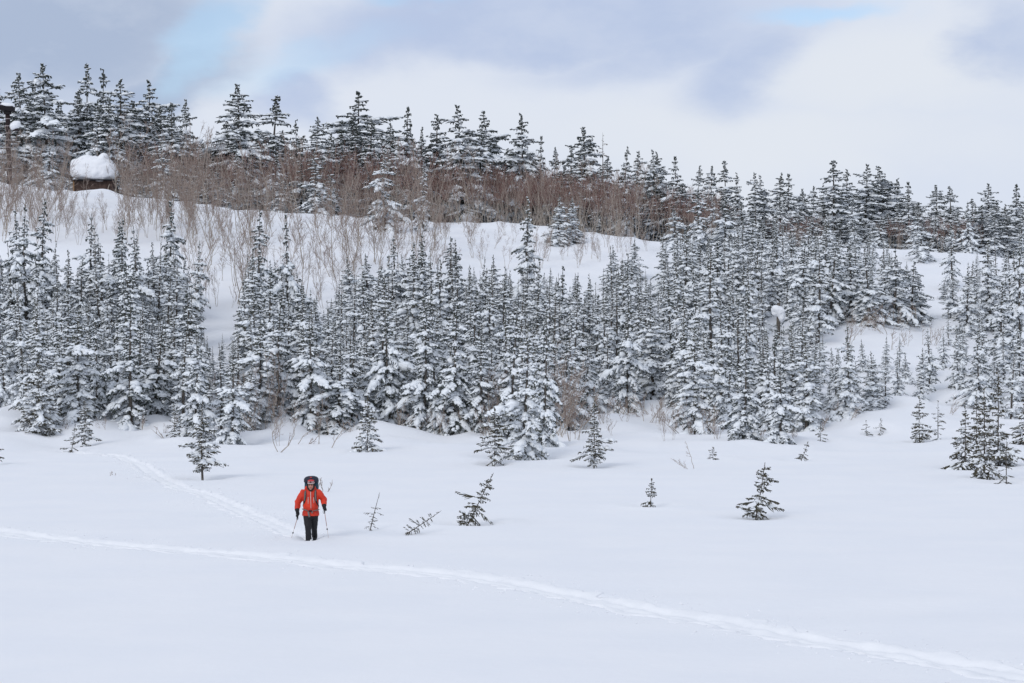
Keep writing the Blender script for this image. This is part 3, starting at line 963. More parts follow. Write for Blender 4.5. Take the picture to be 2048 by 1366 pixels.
def put2(meshes, names, nm, loc, s, sz, rz, tilt=(0, 0)):
    o = link(nm, None)
    o.location = loc
    m = Matrix.Rotation(tilt[1], 3, 'Y') @ Matrix.Rotation(tilt[0], 3, 'X') @ Matrix.Rotation(rz, 3, 'Z')
    o.rotation_euler = m.to_euler()
    o.scale = (s, s, sz)
    for a, me in zip(names, meshes):
        c_ = link(a, me, o)
        if a == 'twigs':
            c_['kind'] = 'stuff'
    return o


BIRCHES = []
random.seed(41)


def put_birch(px, base, top, Y=None, var=None, w=1.0):
    if Y is None:
        x, y, z = ground_at(px, base)
    else:
        x, y = (px - CX) / F * Y, Y
        z = gz(x, y)
    h = CH + (CY - top) / F * y - z
    s = h / 6.0
    o = put2(BIRCH[random.randrange(8) if var is None else var], ('trunk', 'twigs'), 'bare_birch', (x, y, z - 0.05), s * w * random.uniform(0.8, 1.2), s, random.uniform(0, 6.28),
             (random.gauss(0, 0.07), random.gauss(0, 0.09)))
    BIRCHES.append((o, px, base if base else 0, h))
    return o


# on the open slope below the crest
spots = []
tries = 0
while tries < 9000 and len(spots) < 228:
    tries += 1
    px = random.uniform(-30, 400) if random.random() < 0.5 else random.uniform(-30, 1320)
    cr = np.interp(px, CREST_X, CREST_Y)
    lo = 625 if px < 700 else (560 if px < 900 else 545)
    base = random.uniform(cr + 14, lo)
    if px > 900 and random.random() < 0.72: continue
    if px < 380 and base > 490: continue
    if 125 < px < 245 and base < 455 and random.random() < 0.86: continue
    if 480 < px < 620 and base > 520 and random.random() < 0.4: continue
    if any(((px - a) / 12) ** 2 + ((base - b) / 6) ** 2 < 1 for a, b in spots): continue
    spots.append((px, base))
for px, base in spots:
    h = random.uniform(60, 95) if 125 < px < 245 else random.uniform(80, 160) if px < 400 else random.choice((random.uniform(70, 120), random.uniform(120, 200))) if px < 900 else random.uniform(50, 95)
    put_birch(px, base, base - h)
# pale stems along the crest, in front of the thicket
for px in np.arange(235, 1420, 19):
    q = px + random.uniform(-7, 7)
    if 150 < q < 215: continue
    cr = float(np.interp(q, CREST_X, CREST_Y))
    put_birch(q, None, cr - random.uniform(70, 170), Y=random.uniform(191.5, 199))
for px in (60, 95, 150, 1560, 1585, 1610, 1590, 1790, 1802):
    q = px + random.uniform(-7, 7)
    cr = float(np.interp(q, CREST_X, CREST_Y))
    put_birch(q, None, cr - random.uniform(40, 90), Y=random.uniform(191.5, 199))
put_birch(190, None, 262, Y=198, var=2, w=1.6)
# among the front trees
for px, base, top in ((440, 868, 740), (545, 862, 700), (530, 858, 690), (562, 892, 760), (638, 888, 770), (980, 862, 720), (970, 868, 730), (1122, 878, 700), (1140, 886, 720), (1130, 870, 690),
                      (1226, 872, 800), (1330, 882, 800), (1345, 880, 815), (1420, 868, 790), (600, 840, 700), (490, 850, 720), (1690, 700, 610), (1740, 660, 615)):
    put_birch(px, base, top)
bz = {}
SLOPE = [(-200, 110, 'below the floodlight pole'), (110, 250, 'below the snowy hut'), (250, 370, 'just past the snowy hut'), (370, 480, 'above the bare snow pocket'), (480, 590, 'by the two tall slope firs'),
         (590, 700, 'right of the two tall slope firs'), (700, 830, 'below the two crest firs'), (830, 960, 'just past the two crest firs'), (960, 1090, 'around the single tall slope fir'),
         (1090, 1230, 'by the touching pair of firs'), (1230, 1400, 'at the low end of the slope'), (1400, 2300, 'among the right hand trees')]
for b in BIRCHES:
    o, px, base, h = b
    row = 'along the crest' if base == 0 else ('among front trees' if base > 700 else ('high on the slope' if base - np.interp(px, CREST_X, CREST_Y) < 75 else 'low on the slope'))
    pl = next(p for a, c_, p in (SLOPE if base < 700 else PLACES) if a <= px < c_)
    bz.setdefault((row, pl), []).append(b)
for (row, pl), bs in bz.items():
    bs.sort(key=lambda b: b[1])
    for i, b in enumerate(bs):
        tag(b[0], (f'{ORD[i]} bare birch from left {row} {pl}' if i < 20 else f'{ORD[len(bs) - 1 - i]} bare birch from right {row} {pl}') if len(bs) > 1 else f'thin bare birch {row} {pl}', 'birch', f'bare birches {row} {pl}')

# bare shrubs at the stand's edge and twigs that stick out of the snow
random.seed(44)
SHR = [(1100, 872, 70), (1210, 850, 60), (1268, 838, 70), (1290, 846, 74), (1400, 866, 60), (1420, 872, 70), (1450, 870, 50), (470, 872, 60), (500, 868, 66), (540, 850, 90), (600, 858, 50), (660, 868, 50),
       (800, 862, 70), (870, 866, 66), (940, 868, 72), (285, 862, 40), (1640, 868, 50), (1770, 668, 60), (1800, 660, 46), (1850, 690, 46), (1815, 692, 40), (1720, 670, 36), (330, 874, 30), (1150, 880, 70), (1108, 866, 110), (1122, 872, 95), (1163, 858, 100), (1190, 846, 80), (1236, 838, 60), (1252, 846, 44), (1300, 838, 74), (1318, 850, 60), (1338, 856, 66),
       (1360, 866, 74), (1383, 874, 44), (1436, 880, 48), (1520, 884, 40), (1590, 880, 44), (1665, 846, 50), (1700, 842, 44), (975, 880, 80), (960, 866, 60), (890, 872, 44), (820, 866, 50), (700, 872, 46),
       (580, 862, 70), (508, 856, 90), (490, 862, 60), (350, 866, 40), (205, 862, 36), (128, 862, 34), (1900, 830, 44), (1960, 850, 40), (1725, 655, 70), (1752, 662, 50), (1780, 650, 60), (1830, 656, 60), (1868, 690, 44), (1790, 700, 50), (1700, 690, 44)]
sh = {}
for px, b, h in SHR:
    x, y, z = ground_at(px, b)
    s = h / F * y / 2.2
    o = put2(SHRUB[random.randrange(4)], ('stems', 'twigs'), 'bare_shrub', (x, y, z - 0.05), s, s, random.uniform(0, 6.28), (random.gauss(0, 0.15), random.gauss(0, 0.3)))
    pl = next(p for a, c_, p in PLACES if a <= px < c_)
    sh.setdefault(pl, []).append((px, o))
for pl, os_ in sh.items():
    os_.sort(key=lambda q: q[0])
    for i, (px, o) in enumerate(os_):
        tag(o, f'{ORD[i]} leafless shrub from left at the snowy stand edge {pl}' if len(os_) > 1 else f'leafless shrub at the snowy stand edge {pl}', 'shrub', 'leafless shrubs ' + pl)


def special_shrub(label, px, base, h, tilt, seed, stems=1, spread=0.3, **kw):
    x, y, z = ground_at(px, base)
    hh = h / F * y
    tb, wb = birch(seed, hh, stems, spread, tr=kw.pop('tr', 0.03), twr=kw.pop('twr', 0.007), twigs=kw.pop('twigs', 6), fine=kw.pop('fine', 2), bendy=kw.pop('bendy', 0.3))
    o = put2((tb.mesh('stems', M_BIRCH, True), wb.mesh('twigs', M_TWIG, False)), ('stems', 'twigs'), 'bare_shrub', (x, y, z - 0.02), 1, 1, 0, tilt)
    tag(o, label, 'shrub')


special_shrub('bare birch sprig bent low to the left on open snow', 1385, 937, 56, (0, -0.80), 701, 3, 0.5, twigs=5, fine=2, tr=0.016, twr=0.0045, bendy=0.12)
special_shrub('forked pale birch stem leaning over the snow behind the hiker', 561, 903, 82, (0, 0.42), 702, 2, 0.5)
special_shrub('thin crooked birch whip leaning right behind the hiker', 663, 896, 66, (0, 0.5), 703, 1)
special_shrub('fine twigs sticking up just behind the hiker', 645, 984, 34, (0, 0.1), 704, 3, 0.35, twr=0.006, tr=0.03)
special_shrub('few faint grass like twigs beside the narrow trail', 224, 950, 14, (0, 0.2), 705, 3, 0.6, twr=0.005, tr=0.02)
special_shrub('low twiggy branches lying on snow left of the lone spruce', 330, 882, 40, (0, -0.6), 706, 2, 0.6)
special_shrub('bowed birch whip arching over the snow near the stand edge', 600, 888, 50, (0, 0.95), 707, 2, 0.4, twigs=9)


# the far thicket behind the crest: nobody could count its stems
def build_thicket():
    g = np.random.default_rng(77)
    protos = []
    for i in range(6):
        tb, wb = birch(800 + i, 6.0, 2 + i % 2, 0.30, 13, 4, 0.013, 0.0125, bendy=0.22, hi=0.45)
        VT, QT = np.concatenate(tb.V), np.concatenate(tb.Q)
        VW = np.concatenate(wb.V)
        a_ = np.arange(0, len(VW), 6)[:, None]
        QW = np.concatenate([a_ + np.array([[0, 1, 4, 3]])])      # at this distance a twig is one face
        protos.append((VT, QT, VW, QW))
    bag = Bag()
    n = 0
    while n < 660:
        px = g.uniform(230, 2060)
        Y = g.uniform(197, 232)
        top = np.interp(px, [230, 330, 480, 600, 700, 830, 860, 1000, 1130, 1250, 1330, 1440, 1480, 2060], [330, 320, 318, 325, 330, 335, 330, 334, 342, 352, 368, 402, 430, 470])
        if px > 1480 and not (1530 < px < 1650 or 1770 < px < 1960) : continue
        if px > 1480: top = 432
        if px < 860 and g.random() < 0.45: continue
        if px < 860: top = top - g.uniform(-10, 45)
        x = (px - CX) / F * Y
        z = gz(x, Y)
        h = CH + (CY - (top + g.normal(0, 7) + 4)) / F * Y - z
        if h < 1.5: continue
        VT, QT, VW, QW = protos[g.integers(6)]
        s = h / 6.2
        a = g.uniform(0, 6.28)
        Rm = np.array([[math.cos(a), -math.sin(a), 0], [math.sin(a), math.cos(a), 0], [0, 0, 1]]) @ np.diag([s * 1.15, s * 1.15, s])
        bag.add(VT @ Rm.T + [x, Y, z - 0.1], QT, 0)
        bag.add(VW @ Rm.T + [x, Y, z - 0.1], QW, 1)
        n += 1
    o = link('birch_thicket', bag.mesh('birch_thicket', [M_BIRCH, M_TWIGR], False))
    tag(o, 'dense reddish brown thicket of bare birches behind the crest', 'thicket', None, 'stuff')


build_thicket()

# the dead spar on the ridge
me = conifer(900, 9.0, 1.3, 0.75, 4, 0.25, 0.5, 0.15, 0.15, 0.1, 0.35, 0.0, 1.0, 0.55, M_DEADWOOD, 0.1, step=0.9)
x, y = (1205 - CX) / F * 212, 212
z = gz(x, y)
o = put2(me[:2], ('trunk', 'branches'), 'dead_tree', (x, y, z), 1.0, (CH + (CY - 265) / F * y - z) / 9.0, 0.4)
tag(o, 'bare dead spar with stubby branches standing on the ridge', 'dead tree')


# ------------------------------------------------------------------ shapes for the built things
def loft(rings, cap=True):
    """rings: list of equally long point lists -> (V, faces) """
    k = len(rings[0])
    V = [p for r in rings for p in r]
    Fc = []
    for i in range(len(rings) - 1):
        for j in range(k):
            Fc.append((i * k + j, i * k + (j + 1) % k, (i + 1) * k + (j + 1) % k, (i + 1) * k + j))
    if cap:
        Fc.append(tuple(range(k - 1, -1, -1)))
        Fc.append(tuple(range((len(rings) - 1) * k, len(rings) * k)))
    return V, Fc


class MB:
    def __init__(self):
        self.V, self.F = [], []

    def add(self, V, Fc):
        n = len(self.V)
        self.V += [tuple(map(float, v)) for v in V]
        self.F += [tuple(i + n for i in f) for f in Fc]
        return self

    def box(self, c, s, rot=None):
        R = rot if rot is not None else Matrix.Identity(3)
        V = [Vector(c) + R @ Vector((sx * s[0] / 2, sy * s[1] / 2, sz * s[2] / 2)) for sx in (-1, 1) for sy in (-1, 1) for sz in (-1, 1)]
        return self.add(V, [(0, 1, 3, 2), (4, 6, 7, 5), (0, 4, 5, 1), (2, 3, 7, 6), (0, 2, 6, 4), (1, 5, 7, 3)])

    def tube(self, pts, radii, k=8, flat=1.0, ref=None):
        pts = [Vector(p) for p in pts]
        if not isinstance(radii, (list, tuple)):
            radii = [radii] * len(pts)
        rings = []
        s = None
        for i, p in enumerate(pts):
            t = (pts[min(i + 1, len(pts) - 1)] - pts[max(i - 1, 0)]).normalized()
            if ref is None and s is not None:       # carry the frame along, so that a bent tube never twists
                s = (s - t * s.dot(t)).normalized()
            else:
                r = Vector(ref or (0, 0, 1))
                if abs(t.dot(r)) > (0.7 if ref is None else 0.95):
                    r = Vector((0, 1, 0))
                s = t.cross(r).normalized()
            u = s.cross(t)
            rings.append([p + (s * math.cos(a) + u * (math.sin(a) * flat)) * radii[i] for a in [2 * math.pi * q / k for q in range(k)]])
        return self.add(*loft(rings))

    def ell(self, c, r, nu=12, nv=8, f=None):
        rings = []
        for i in range(nv + 1):
            a = math.pi * (i + 0.02) / (nv + 0.04) - math.pi / 2
            rings.append([(c[0] + r[0] * math.cos(a) * math.cos(b), c[1] + r[1] * math.cos(a) * math.sin(b), c[2] + r[2] * math.sin(a)) for b in [2 * math.pi * q / nu for q in range(nu)]])
        if f:
            rings = [[f(p) for p in r_] for r_ in rings]
        return self.add(*loft(rings))

    def build(self, name, mat, parent=None, smooth=True, bevel=0, remesh=0, relax=0, subsurf=0, wrinkle=None):
        me = bpy.data.meshes.new(name)
        me.from_pydata(self.V, [], self.F)
        bm = bmesh.new()
        bm.from_mesh(me)
        bmesh.ops.recalc_face_normals(bm, faces=bm.faces)
        bm.to_mesh(me)
        bm.free()
        for p in me.polygons:
            p.use_smooth = smooth
        for m in (mat if isinstance(mat, list) else [mat]):
            me.materials.append(m)
        o = link(name, me, parent)
        if bevel:
            b = o.modifiers.new('bevel', 'BEVEL'); b.width = bevel; b.segments = 2
        if remesh:
            r = o.modifiers.new('remesh', 'REMESH'); r.mode = 'VOXEL'; r.voxel_size = remesh; r.use_smooth_shade = True
        if relax:
            r = o.modifiers.new('relax', 'SMOOTH'); r.factor = 0.5; r.iterations = relax
        if subsurf:
            r = o.modifiers.new('subsurf', 'SUBSURF'); r.levels = subsurf; r.render_levels = subsurf
        if wrinkle:
            tx = bpy.data.textures.new('folds', 'CLOUDS'); tx.noise_scale = wrinkle[0]; tx.noise_depth = 2
            d = o.modifiers.new('folds', 'DISPLACE'); d.texture = tx; d.strength = wrinkle[1]; d.mid_level = 0.5; d.texture_coords = 'LOCAL'
        return o


# ------------------------------------------------------------------ the hut under its cap of snow
M_WOOD = material('dark_brown_boards', (0.048, 0.030, 0.025), 0.85, (3, (0.085, 0.055, 0.045), 0.4, 0.65), (20, 0.3, 0.01))
M_POST = material('ochre_post', (0.26, 0.15, 0.07), 0.8)
M_DARK = material('dark_painted_steel', (0.016, 0.014, 0.017), 0.75, None, None, 0.15)
M_POLE = material('dark_brown_steel', (0.026, 0.018, 0.020), 0.75, None, None, 0.15)
hx, hy = (186 - CX) / F * 193, 193.5
hz = gz(hx, hy)
px1 = 193.0 / F
hut = link('snowy_hut', None)
hut.location = (hx, hy, hz)
tag(hut, 'small brown wooden hut under a huge overhanging cap of snow', 'hut')
floor_z = CH + (CY - 362) / F * 193 - hz        # underside of the cap above the ground
w0 = MB()
w0.box((0.05, 0.3, floor_z / 2 - 0.3), (3.7, 2.2, floor_z + 0.6))
w0.build('wall', M_WOOD, hut, False)
for i in range(9):      # boards on the front
    b = MB().box((-1.64 + i * 0.415, -0.83 - 0.01 * (i % 2), floor_z / 2 - 0.3), (0.385, 0.05, floor_z + 0.5))
    b.build('board', M_WOOD, hut, False)
for xx in (-1.86, 1.95):
    MB().box((xx, -0.90, floor_z / 2 - 0.3), (0.14, 0.14, floor_z + 0.55)).build('corner_post', M_POST if xx < 0 else M_WOOD, hut, False)
MB().box((0.05, 0.2, floor_z + 0.05), (4.3, 3.0, 0.12)).build('roof', M_DARK, hut, False)


def capf(p):
    x_, y_, z_ = p
    n = float(vnoise(np.array([x_ * 1.1 + 3]), np.array([z_ * 1.3 + y_]), 5)[0])
    k = 1 + 0.12 * n
    return (x_ * k, y_ * k, z_ * k)


cap = MB()
rings = []
for i in range(15):
    t = i / 14
    zz = floor_z + 0.02 + 2.65 * t
    # bulging sides under a broad flat dome
    rr = max(0.03, max(0.0, 1 - (((t - 0.42) / 0.58) ** 2.8 if t > 0.42 else 0.55 * ((0.42 - t) / 0.42) ** 3.0)) ** 0.55)
    ring = []
    for q in range(28):
        a = 2 * math.pi * q / 28
        n = float(vnoise(np.array([math.cos(a) * 1.5 + 9]), np.array([math.sin(a) * 1.5 + t * 2.0]), 8)[0])
        ca, sa = math.cos(a), math.sin(a)
        sgn = lambda v: math.copysign(abs(v) ** 0.8, v)
        xx = 2.32 * rr * sgn(ca) * (1 + 0.10 * n)
        ring.append((xx + 0.02, 1.6 * rr * sgn(sa) * (1 + 0.10 * n) + 0.1, zz + 0.12 * n - 0.10 * xx / 2.3))
    rings.append(ring)
cap.add(*loft(rings))
cap.ell((0.95, -0.2, floor_z + 2.45), (0.55, 0.6, 0.42))
cap.build('snow_cap', M_SNOW, hut, True, remesh=0.09, relax=5, wrinkle=(0.8, 0.35))

# ------------------------------------------------------------------ floodlight pole at the left
fx, fy = (17 - CX) / F * 191, 191.5
fz = gz(fx, fy)
fl = link('floodlight_pole', None)
fl.location = (fx, fy, fz)
fl.rotation_euler = (0, math.radians(-1.8), 0)
tag(fl, 'dark banded pole with a boxy snow topped lamp head', 'lamp post')
topz = CH + (CY - 226) / F * 191 - fz
MB().tube([(0, 0, -0.5), (0, 0, topz * 0.5), (0, 0, topz)], [0.27, 0.255, 0.23], 14).build('pole', M_POLE, fl)
M_BAND = material('frosted_band', (0.34, 0.30, 0.31), 0.6)
for i in range(9):
    MB().tube([(0, 0, topz * (0.12 + 0.1 * i)), (0, 0, topz * (0.12 + 0.1 * i) + 0.07)], 0.285, 14).build('band', M_BAND, fl)
MB().box((0.0, 0, topz + 0.10), (0.66, 0.6, 0.34)).build('bracket', M_DARK, fl, False, bevel=0.04)
hd = MB()
hd.add([(-0.68, -0.5, topz + 0.35), (0.62, -0.5, topz + 0.16), (0.68, -0.5, topz + 0.66), (-0.68, -0.5, topz + 0.86), (-0.68, 0.5, topz + 0.35), (0.62, 0.5, topz + 0.16), (0.68, 0.5, topz + 0.66), (-0.68, 0.5, topz + 0.86)],
       [(0, 1, 2, 3), (7, 6, 5, 4), (0, 4, 5, 1), (1, 5, 6, 2), (2, 6, 7, 3), (3, 7, 4, 0)])
hd.build('lamp_head', M_DARK, fl, False, bevel=0.05)
MB().ell((0.06, -0.05, topz + 0.84), (0.74, 0.56, 0.24), f=lambda p: (p[0], p[1], p[2] - 0.15 * p[0])).build('snow_cap', M_SNOW, fl, True)
sb = MB()
sb.ell((0.78, 0, topz - 1.15), (0.50, 0.4, 0.42)).ell((0.5, 0, topz - 1.3), (0.35, 0.35, 0.40)).ell((1.0, 0, topz - 0.95), (0.3, 0.3, 0.2))
sb.build('snow_clump', M_SNOW, fl, True, remesh=0.07, relax=4)
MB().box((0.75, 0.02, topz - 1.55), (0.5, 0.3, 0.4)).build('side_box', M_POLE, fl, False)

# snow bulb on a broken stub in the stand
x, y, z = ground_at(1556, 690)
st = link('snow_capped_stub', None)
st.location = (x, y, z)
tag(st, 'round bulb of snow perched on a broken stub among the firs', 'stub')
hh = (690 - 634) / F * y
MB().tube([(0, 0, -0.3), (0.05, 0, hh + 1.0)], [0.16, 0.12], 8).build('stub', M_BARK, st)
sb = MB()
sb.ell((-0.08, 0, hh + 0.52), (0.44, 0.42, 0.34)).ell((0.14, -0.05, hh + 0.36), (0.36, 0.4, 0.42)).ell((0.22, -0.1, hh + 0.0), (0.24, 0.3, 0.38)).ell((-0.2, 0, hh + 0.3), (0.26, 0.3, 0.22))
sb.build('snow_cap', M_SNOW, st, True, remesh=0.05, relax=5, wrinkle=(0.35, 0.16))


# ------------------------------------------------------------------ the hiker
M_RED = material('red_shell_jacket', (0.70, 0.048, 0.018), 0.6, (3, (0.52, 0.032, 0.014), 0.4, 0.6), (60, 0.15, 0.01), 0.35)
M_BLACK = material('black_trousers', (0.014, 0.014, 0.017), 0.7, None, (60, 0.2, 0.01), 0.3)
M_GLOVE = material('black_gloves', (0.012, 0.013, 0.016), 0.7)
M_SKIN = material('skin', (0.42, 0.22, 0.165), 0.55, (9, (0.48, 0.20, 0.15), 0.4, 0.6))
M_HAIR = material('dark_hair', (0.018, 0.014, 0.012), 0.7)
M_GREY = material('grey_webbing', (0.17, 0.155, 0.15), 0.8)
M_NAVY = material('navy_pack_cloth', (0.022, 0.026, 0.042), 0.7, None, (50, 0.2, 0.01))
M_TEAL = material('teal_pack_cloth', (0.020, 0.060, 0.085), 0.7)
M_ZIP = material('pale_zip', (0.62, 0.55, 0.52), 0.5)
M_HATW = material('white_knit', (0.72, 0.66, 0.65), 0.9, None, (90, 0.4, 0.01))
M_HATR = material('red_knit', (0.52, 0.055, 0.06), 0.9)
M_HATK = material('black_knit', (0.02, 0.018, 0.02), 0.9)
M_ALU = material('pole_shaft', (0.42, 0.25, 0.21), 0.45)
M_MOUTH = material('lips', (0.30, 0.10, 0.085), 0.6)
M_EYE = material('eyes', (0.03, 0.022, 0.02), 0.4)

PX, PY = (621 - CX) / F * (CH * F / (1077 - CY)), CH * F / (1077 - CY)
PZ = gz(PX, PY) - 0.01
person = link('person', None)
person.location = (PX, PY, PZ)
tag(person, 'person in a red jacket and black trousers walking forward with poles', 'person')

# joints (x right in the picture, -y towards the camera, z above the snow)
RS, LS = Vector((-0.185, 0.02, 1.235)), Vector((0.205, 0.02, 1.235))          # shoulders
RE, LE = Vector((-0.335, 0.02, 0.985)), Vector((0.345, 0.06, 1.045))          # elbows
RW, LW = Vector((-0.335, -0.15, 0.795)), Vector((0.372, -0.13, 0.905))        # wrists
RHnd, LHnd = Vector((-0.315, -0.20, 0.70)), Vector((0.388, -0.20, 0.845))
RHip, LHip = Vector((-0.09, 0.03, 0.66)), Vector((0.095, 0.05, 0.66))
RK, LK = Vector((-0.050, -0.13, 0.36)), Vector((0.085, 0.12, 0.34))
RA, LA = Vector((-0.038, -0.08, -0.06)), Vector((0.070, 0.40, 0.02))


def ring(c, rx, ry, k=16, p=0.85):
    sg = lambda v: math.copysign(abs(v) ** p, v)
    return [(c[0] + rx * sg(math.cos(2 * math.pi * q / k)), c[1] + ry * sg(math.sin(2 * math.pi * q / k)), c[2]) for q in range(k)]


# body: head, neck, torso, limbs and hands grown into one surface
bd = MB()
HC = Vector((0.018, -0.055, 1.425))
bd.add(*loft([ring((0, 0.04, 0.60), 0.13, 0.10), ring((0, 0.04, 0.72), 0.145, 0.11), ring((0, 0.03, 0.9), 0.125, 0.095), ring((0.01, 0.02, 1.1), 0.15, 0.11), ring((0.01, 0.01, 1.22), 0.155, 0.10), ring((0.01, 0.0, 1.29), 0.07, 0.065)]))
bd.tube([(0.01, 0.0, 1.25), (0.015, -0.03, 1.36)], [0.062, 0.056], 12)
bd.ell(HC + Vector((0, 0.012, 0.02)), (0.077, 0.098, 0.100), 18, 12)
bd.ell(HC + Vector((0, -0.025, -0.055)), (0.058, 0.062, 0.062), 14, 10)       # jaw
bd.ell(HC + Vector((0, -0.090, -0.012)), (0.0135, 0.022, 0.026), 8, 6)        # nose
bd.ell(HC + Vector((0, -0.100, -0.030)), (0.019, 0.014, 0.012), 8, 6)
bd.ell(HC + Vector((0, -0.076, -0.094)), (0.026, 0.022, 0.018), 8, 6)         # chin
for s in (-1, 1):
    bd.ell(HC + Vector((s * 0.043, -0.066, -0.030)), (0.026, 0.022, 0.026), 8, 6)   # cheeks
    bd.ell(HC + Vector((s * 0.080, 0.010, -0.008)), (0.011, 0.022, 0.032), 8, 6)    # ears
for S, E, W, Hn in ((RS, RE, RW, RHnd), (LS, LE, LW, LHnd)):
    bd.tube([S, S.lerp(E, 0.5), E], [0.055, 0.047, 0.042], 10)
    bd.tube([E, E.lerp(W, 0.4), W], [0.042, 0.040, 0.028], 10)
    bd.tube([W, Hn], [0.028, 0.036], 10, 0.7)
for Hp, K, A in ((RHip, RK, RA), (LHip, LK, LA)):
    bd.tube([Hp, Hp.lerp(K, 0.5), K], [0.085, 0.072, 0.055], 12)
    bd.tube([K, K.lerp(A, 0.35), A], [0.055, 0.054, 0.038], 12)
body = bd.build('body', M_SKIN, person, True, remesh=0.009, relax=3)
for s in (-1, 1):
    MB().ell(HC + Vector((s * 0.029, -0.083, 0.012)), (0.0125, 0.008, 0.0065), 8, 6).build('eye', M_EYE, body)
    MB().tube([HC + Vector((s * 0.014, -0.092, 0.028)), HC + Vector((s * 0.030, -0.090, 0.033)), HC + Vector((s * 0.046, -0.078, 0.028))], 0.0045, 6).build('eyebrow', M_HAIR, body)
MB().ell(HC + Vector((0, -0.093, -0.058)), (0.021, 0.008, 0.0065), 10, 6).build('mouth', M_MOUTH, body)

# dark hair and hood lining around the face
hr = MB()
for i in range(9):
    a = math.radians(205 + (335 - 205) * 0 + i * (310 / 8) - 155 + 180)
hr.ell(HC + Vector((0, 0.035, 0.005)), (0.098, 0.088, 0.105), 16, 10)
hr.tube([HC + Vector((-0.082, -0.015, 0.05)), HC + Vector((-0.086, -0.035, -0.03)), HC + Vector((-0.06, -0.06, -0.10)), HC + Vector((0, -0.075, -0.135)),
         HC + Vector((0.06, -0.06, -0.10)), HC + Vector((0.086, -0.035, -0.03)), HC + Vector((0.082, -0.015, 0.05))], 0.021, 8)
hr.build('hair', M_HAIR, person, True)

# trousers
tr = MB()
tr.add(*loft([ring((0.0, 0.04, 0.56), 0.165, 0.125), ring((0.0, 0.04, 0.70), 0.175, 0.135), ring((0.0, 0.03, 0.80), 0.165, 0.125)]))
for Hp, K, A, sx in ((RHip, RK, RA, -1), (LHip, LK, LA, 1)):
    tr.tube([Hp + Vector((0, 0, 0.03)), Hp.lerp(K, 0.5), K, K.lerp(A, 0.3), K.lerp(A, 0.75), A], [0.118, 0.106, 0.088, 0.077, 0.076, 0.080], 14)
tr.build('trousers', M_BLACK, person, True, remesh=0.012, relax=4, wrinkle=(0.07, 0.022))
for A, dy in ((RA, -0.09), (LA, -0.08)):
    bt = MB()
    bt.tube([A + Vector((0, 0.01, 0.09)), A + Vector((0, 0.0, 0.0)), A + Vector((0, 0.0, -0.05))], [0.060, 0.062, 0.064], 12)
    bt.ell(A + Vector((0, dy, -0.04)), (0.056, 0.14, 0.055), 12, 8)
    bt.build('boot', M_GLOVE, person, True, remesh=0.012, relax=3)

# jacket: torso, sleeves, collar and folded hood in one cloth
jk = MB()
jk.add(*loft([ring((0.005, 0.02, 0.625), 0.232, 0.168), ring((0.005, 0.02, 0.70), 0.222, 0.162), ring((0.005, 0.02, 0.78), 0.196, 0.150), ring((0.005, 0.015, 0.95), 0.205, 0.155),
              ring((0.008, 0.01, 1.10), 0.212, 0.160), ring((0.01, 0.0, 1.20), 0.212, 0.145), ring((0.01, 0.0, 1.265), 0.165, 0.115), ring((0.012, -0.005, 1.30), 0.100, 0.095), ring((0.012, -0.012, 1.335), 0.088, 0.090)]))
for S, E, W in ((RS, RE, RW), (LS, LE, LW)):
    inn = S.lerp(Vector((0.01, 0.01, 1.20)), 0.5)
    jk.tube([inn, S, S.lerp(E, 0.5), E, E.lerp(W, 0.5), W], [0.10, 0.104, 0.094, 0.086, 0.078, 0.066], 14)
jk.tube([(-0.13, 0.0, 1.33), (-0.095, 0.075, 1.37), (0.0, 0.11, 1.38), (0.095, 0.075, 1.37), (0.125, 0.0, 1.33)], [0.034, 0.045, 0.05, 0.045, 0.034], 10)     # hood folded on the collar
jk.ell((-0.105, -0.01, 1.345), (0.045, 0.05, 0.065), 10, 8)
jacket = jk.build('jacket', M_RED, person, True, remesh=0.011, relax=4, wrinkle=(0.085, 0.028))


def torso_y(z):
    return -float(np.interp(z, [0.62, 0.78, 0.95, 1.10, 1.20, 1.265, 1.33], [0.142, 0.136, 0.142, 0.150, 0.146, 0.122, 0.108])) - 0.008


def strip(pts, w, th=0.006):
    m_ = MB()
    m_.tube([(x_, torso_y(z_) - th * 0.3 + dy, z_) for x_, dy, z_ in pts], w, 6, 0.35, ref=(0, 1, 0))
    return m_


strip([(0.018, 0, 1.30), (0.02, 0, 1.22), (0.022, 0, 1.1), (0.026, 0, 0.95), (0.028, 0, 0.83)], 0.007).build('front_zip', M_ZIP, jacket)
strip([(-0.045, 0, 1.13), (-0.048, 0, 0.95)], 0.006).build('pocket_zip', M_ZIP, jacket)
strip([(0.098, 0.015, 1.12), (0.105, 0.015, 0.97)], 0.006).build('pocket_zip', M_ZIP, jacket)

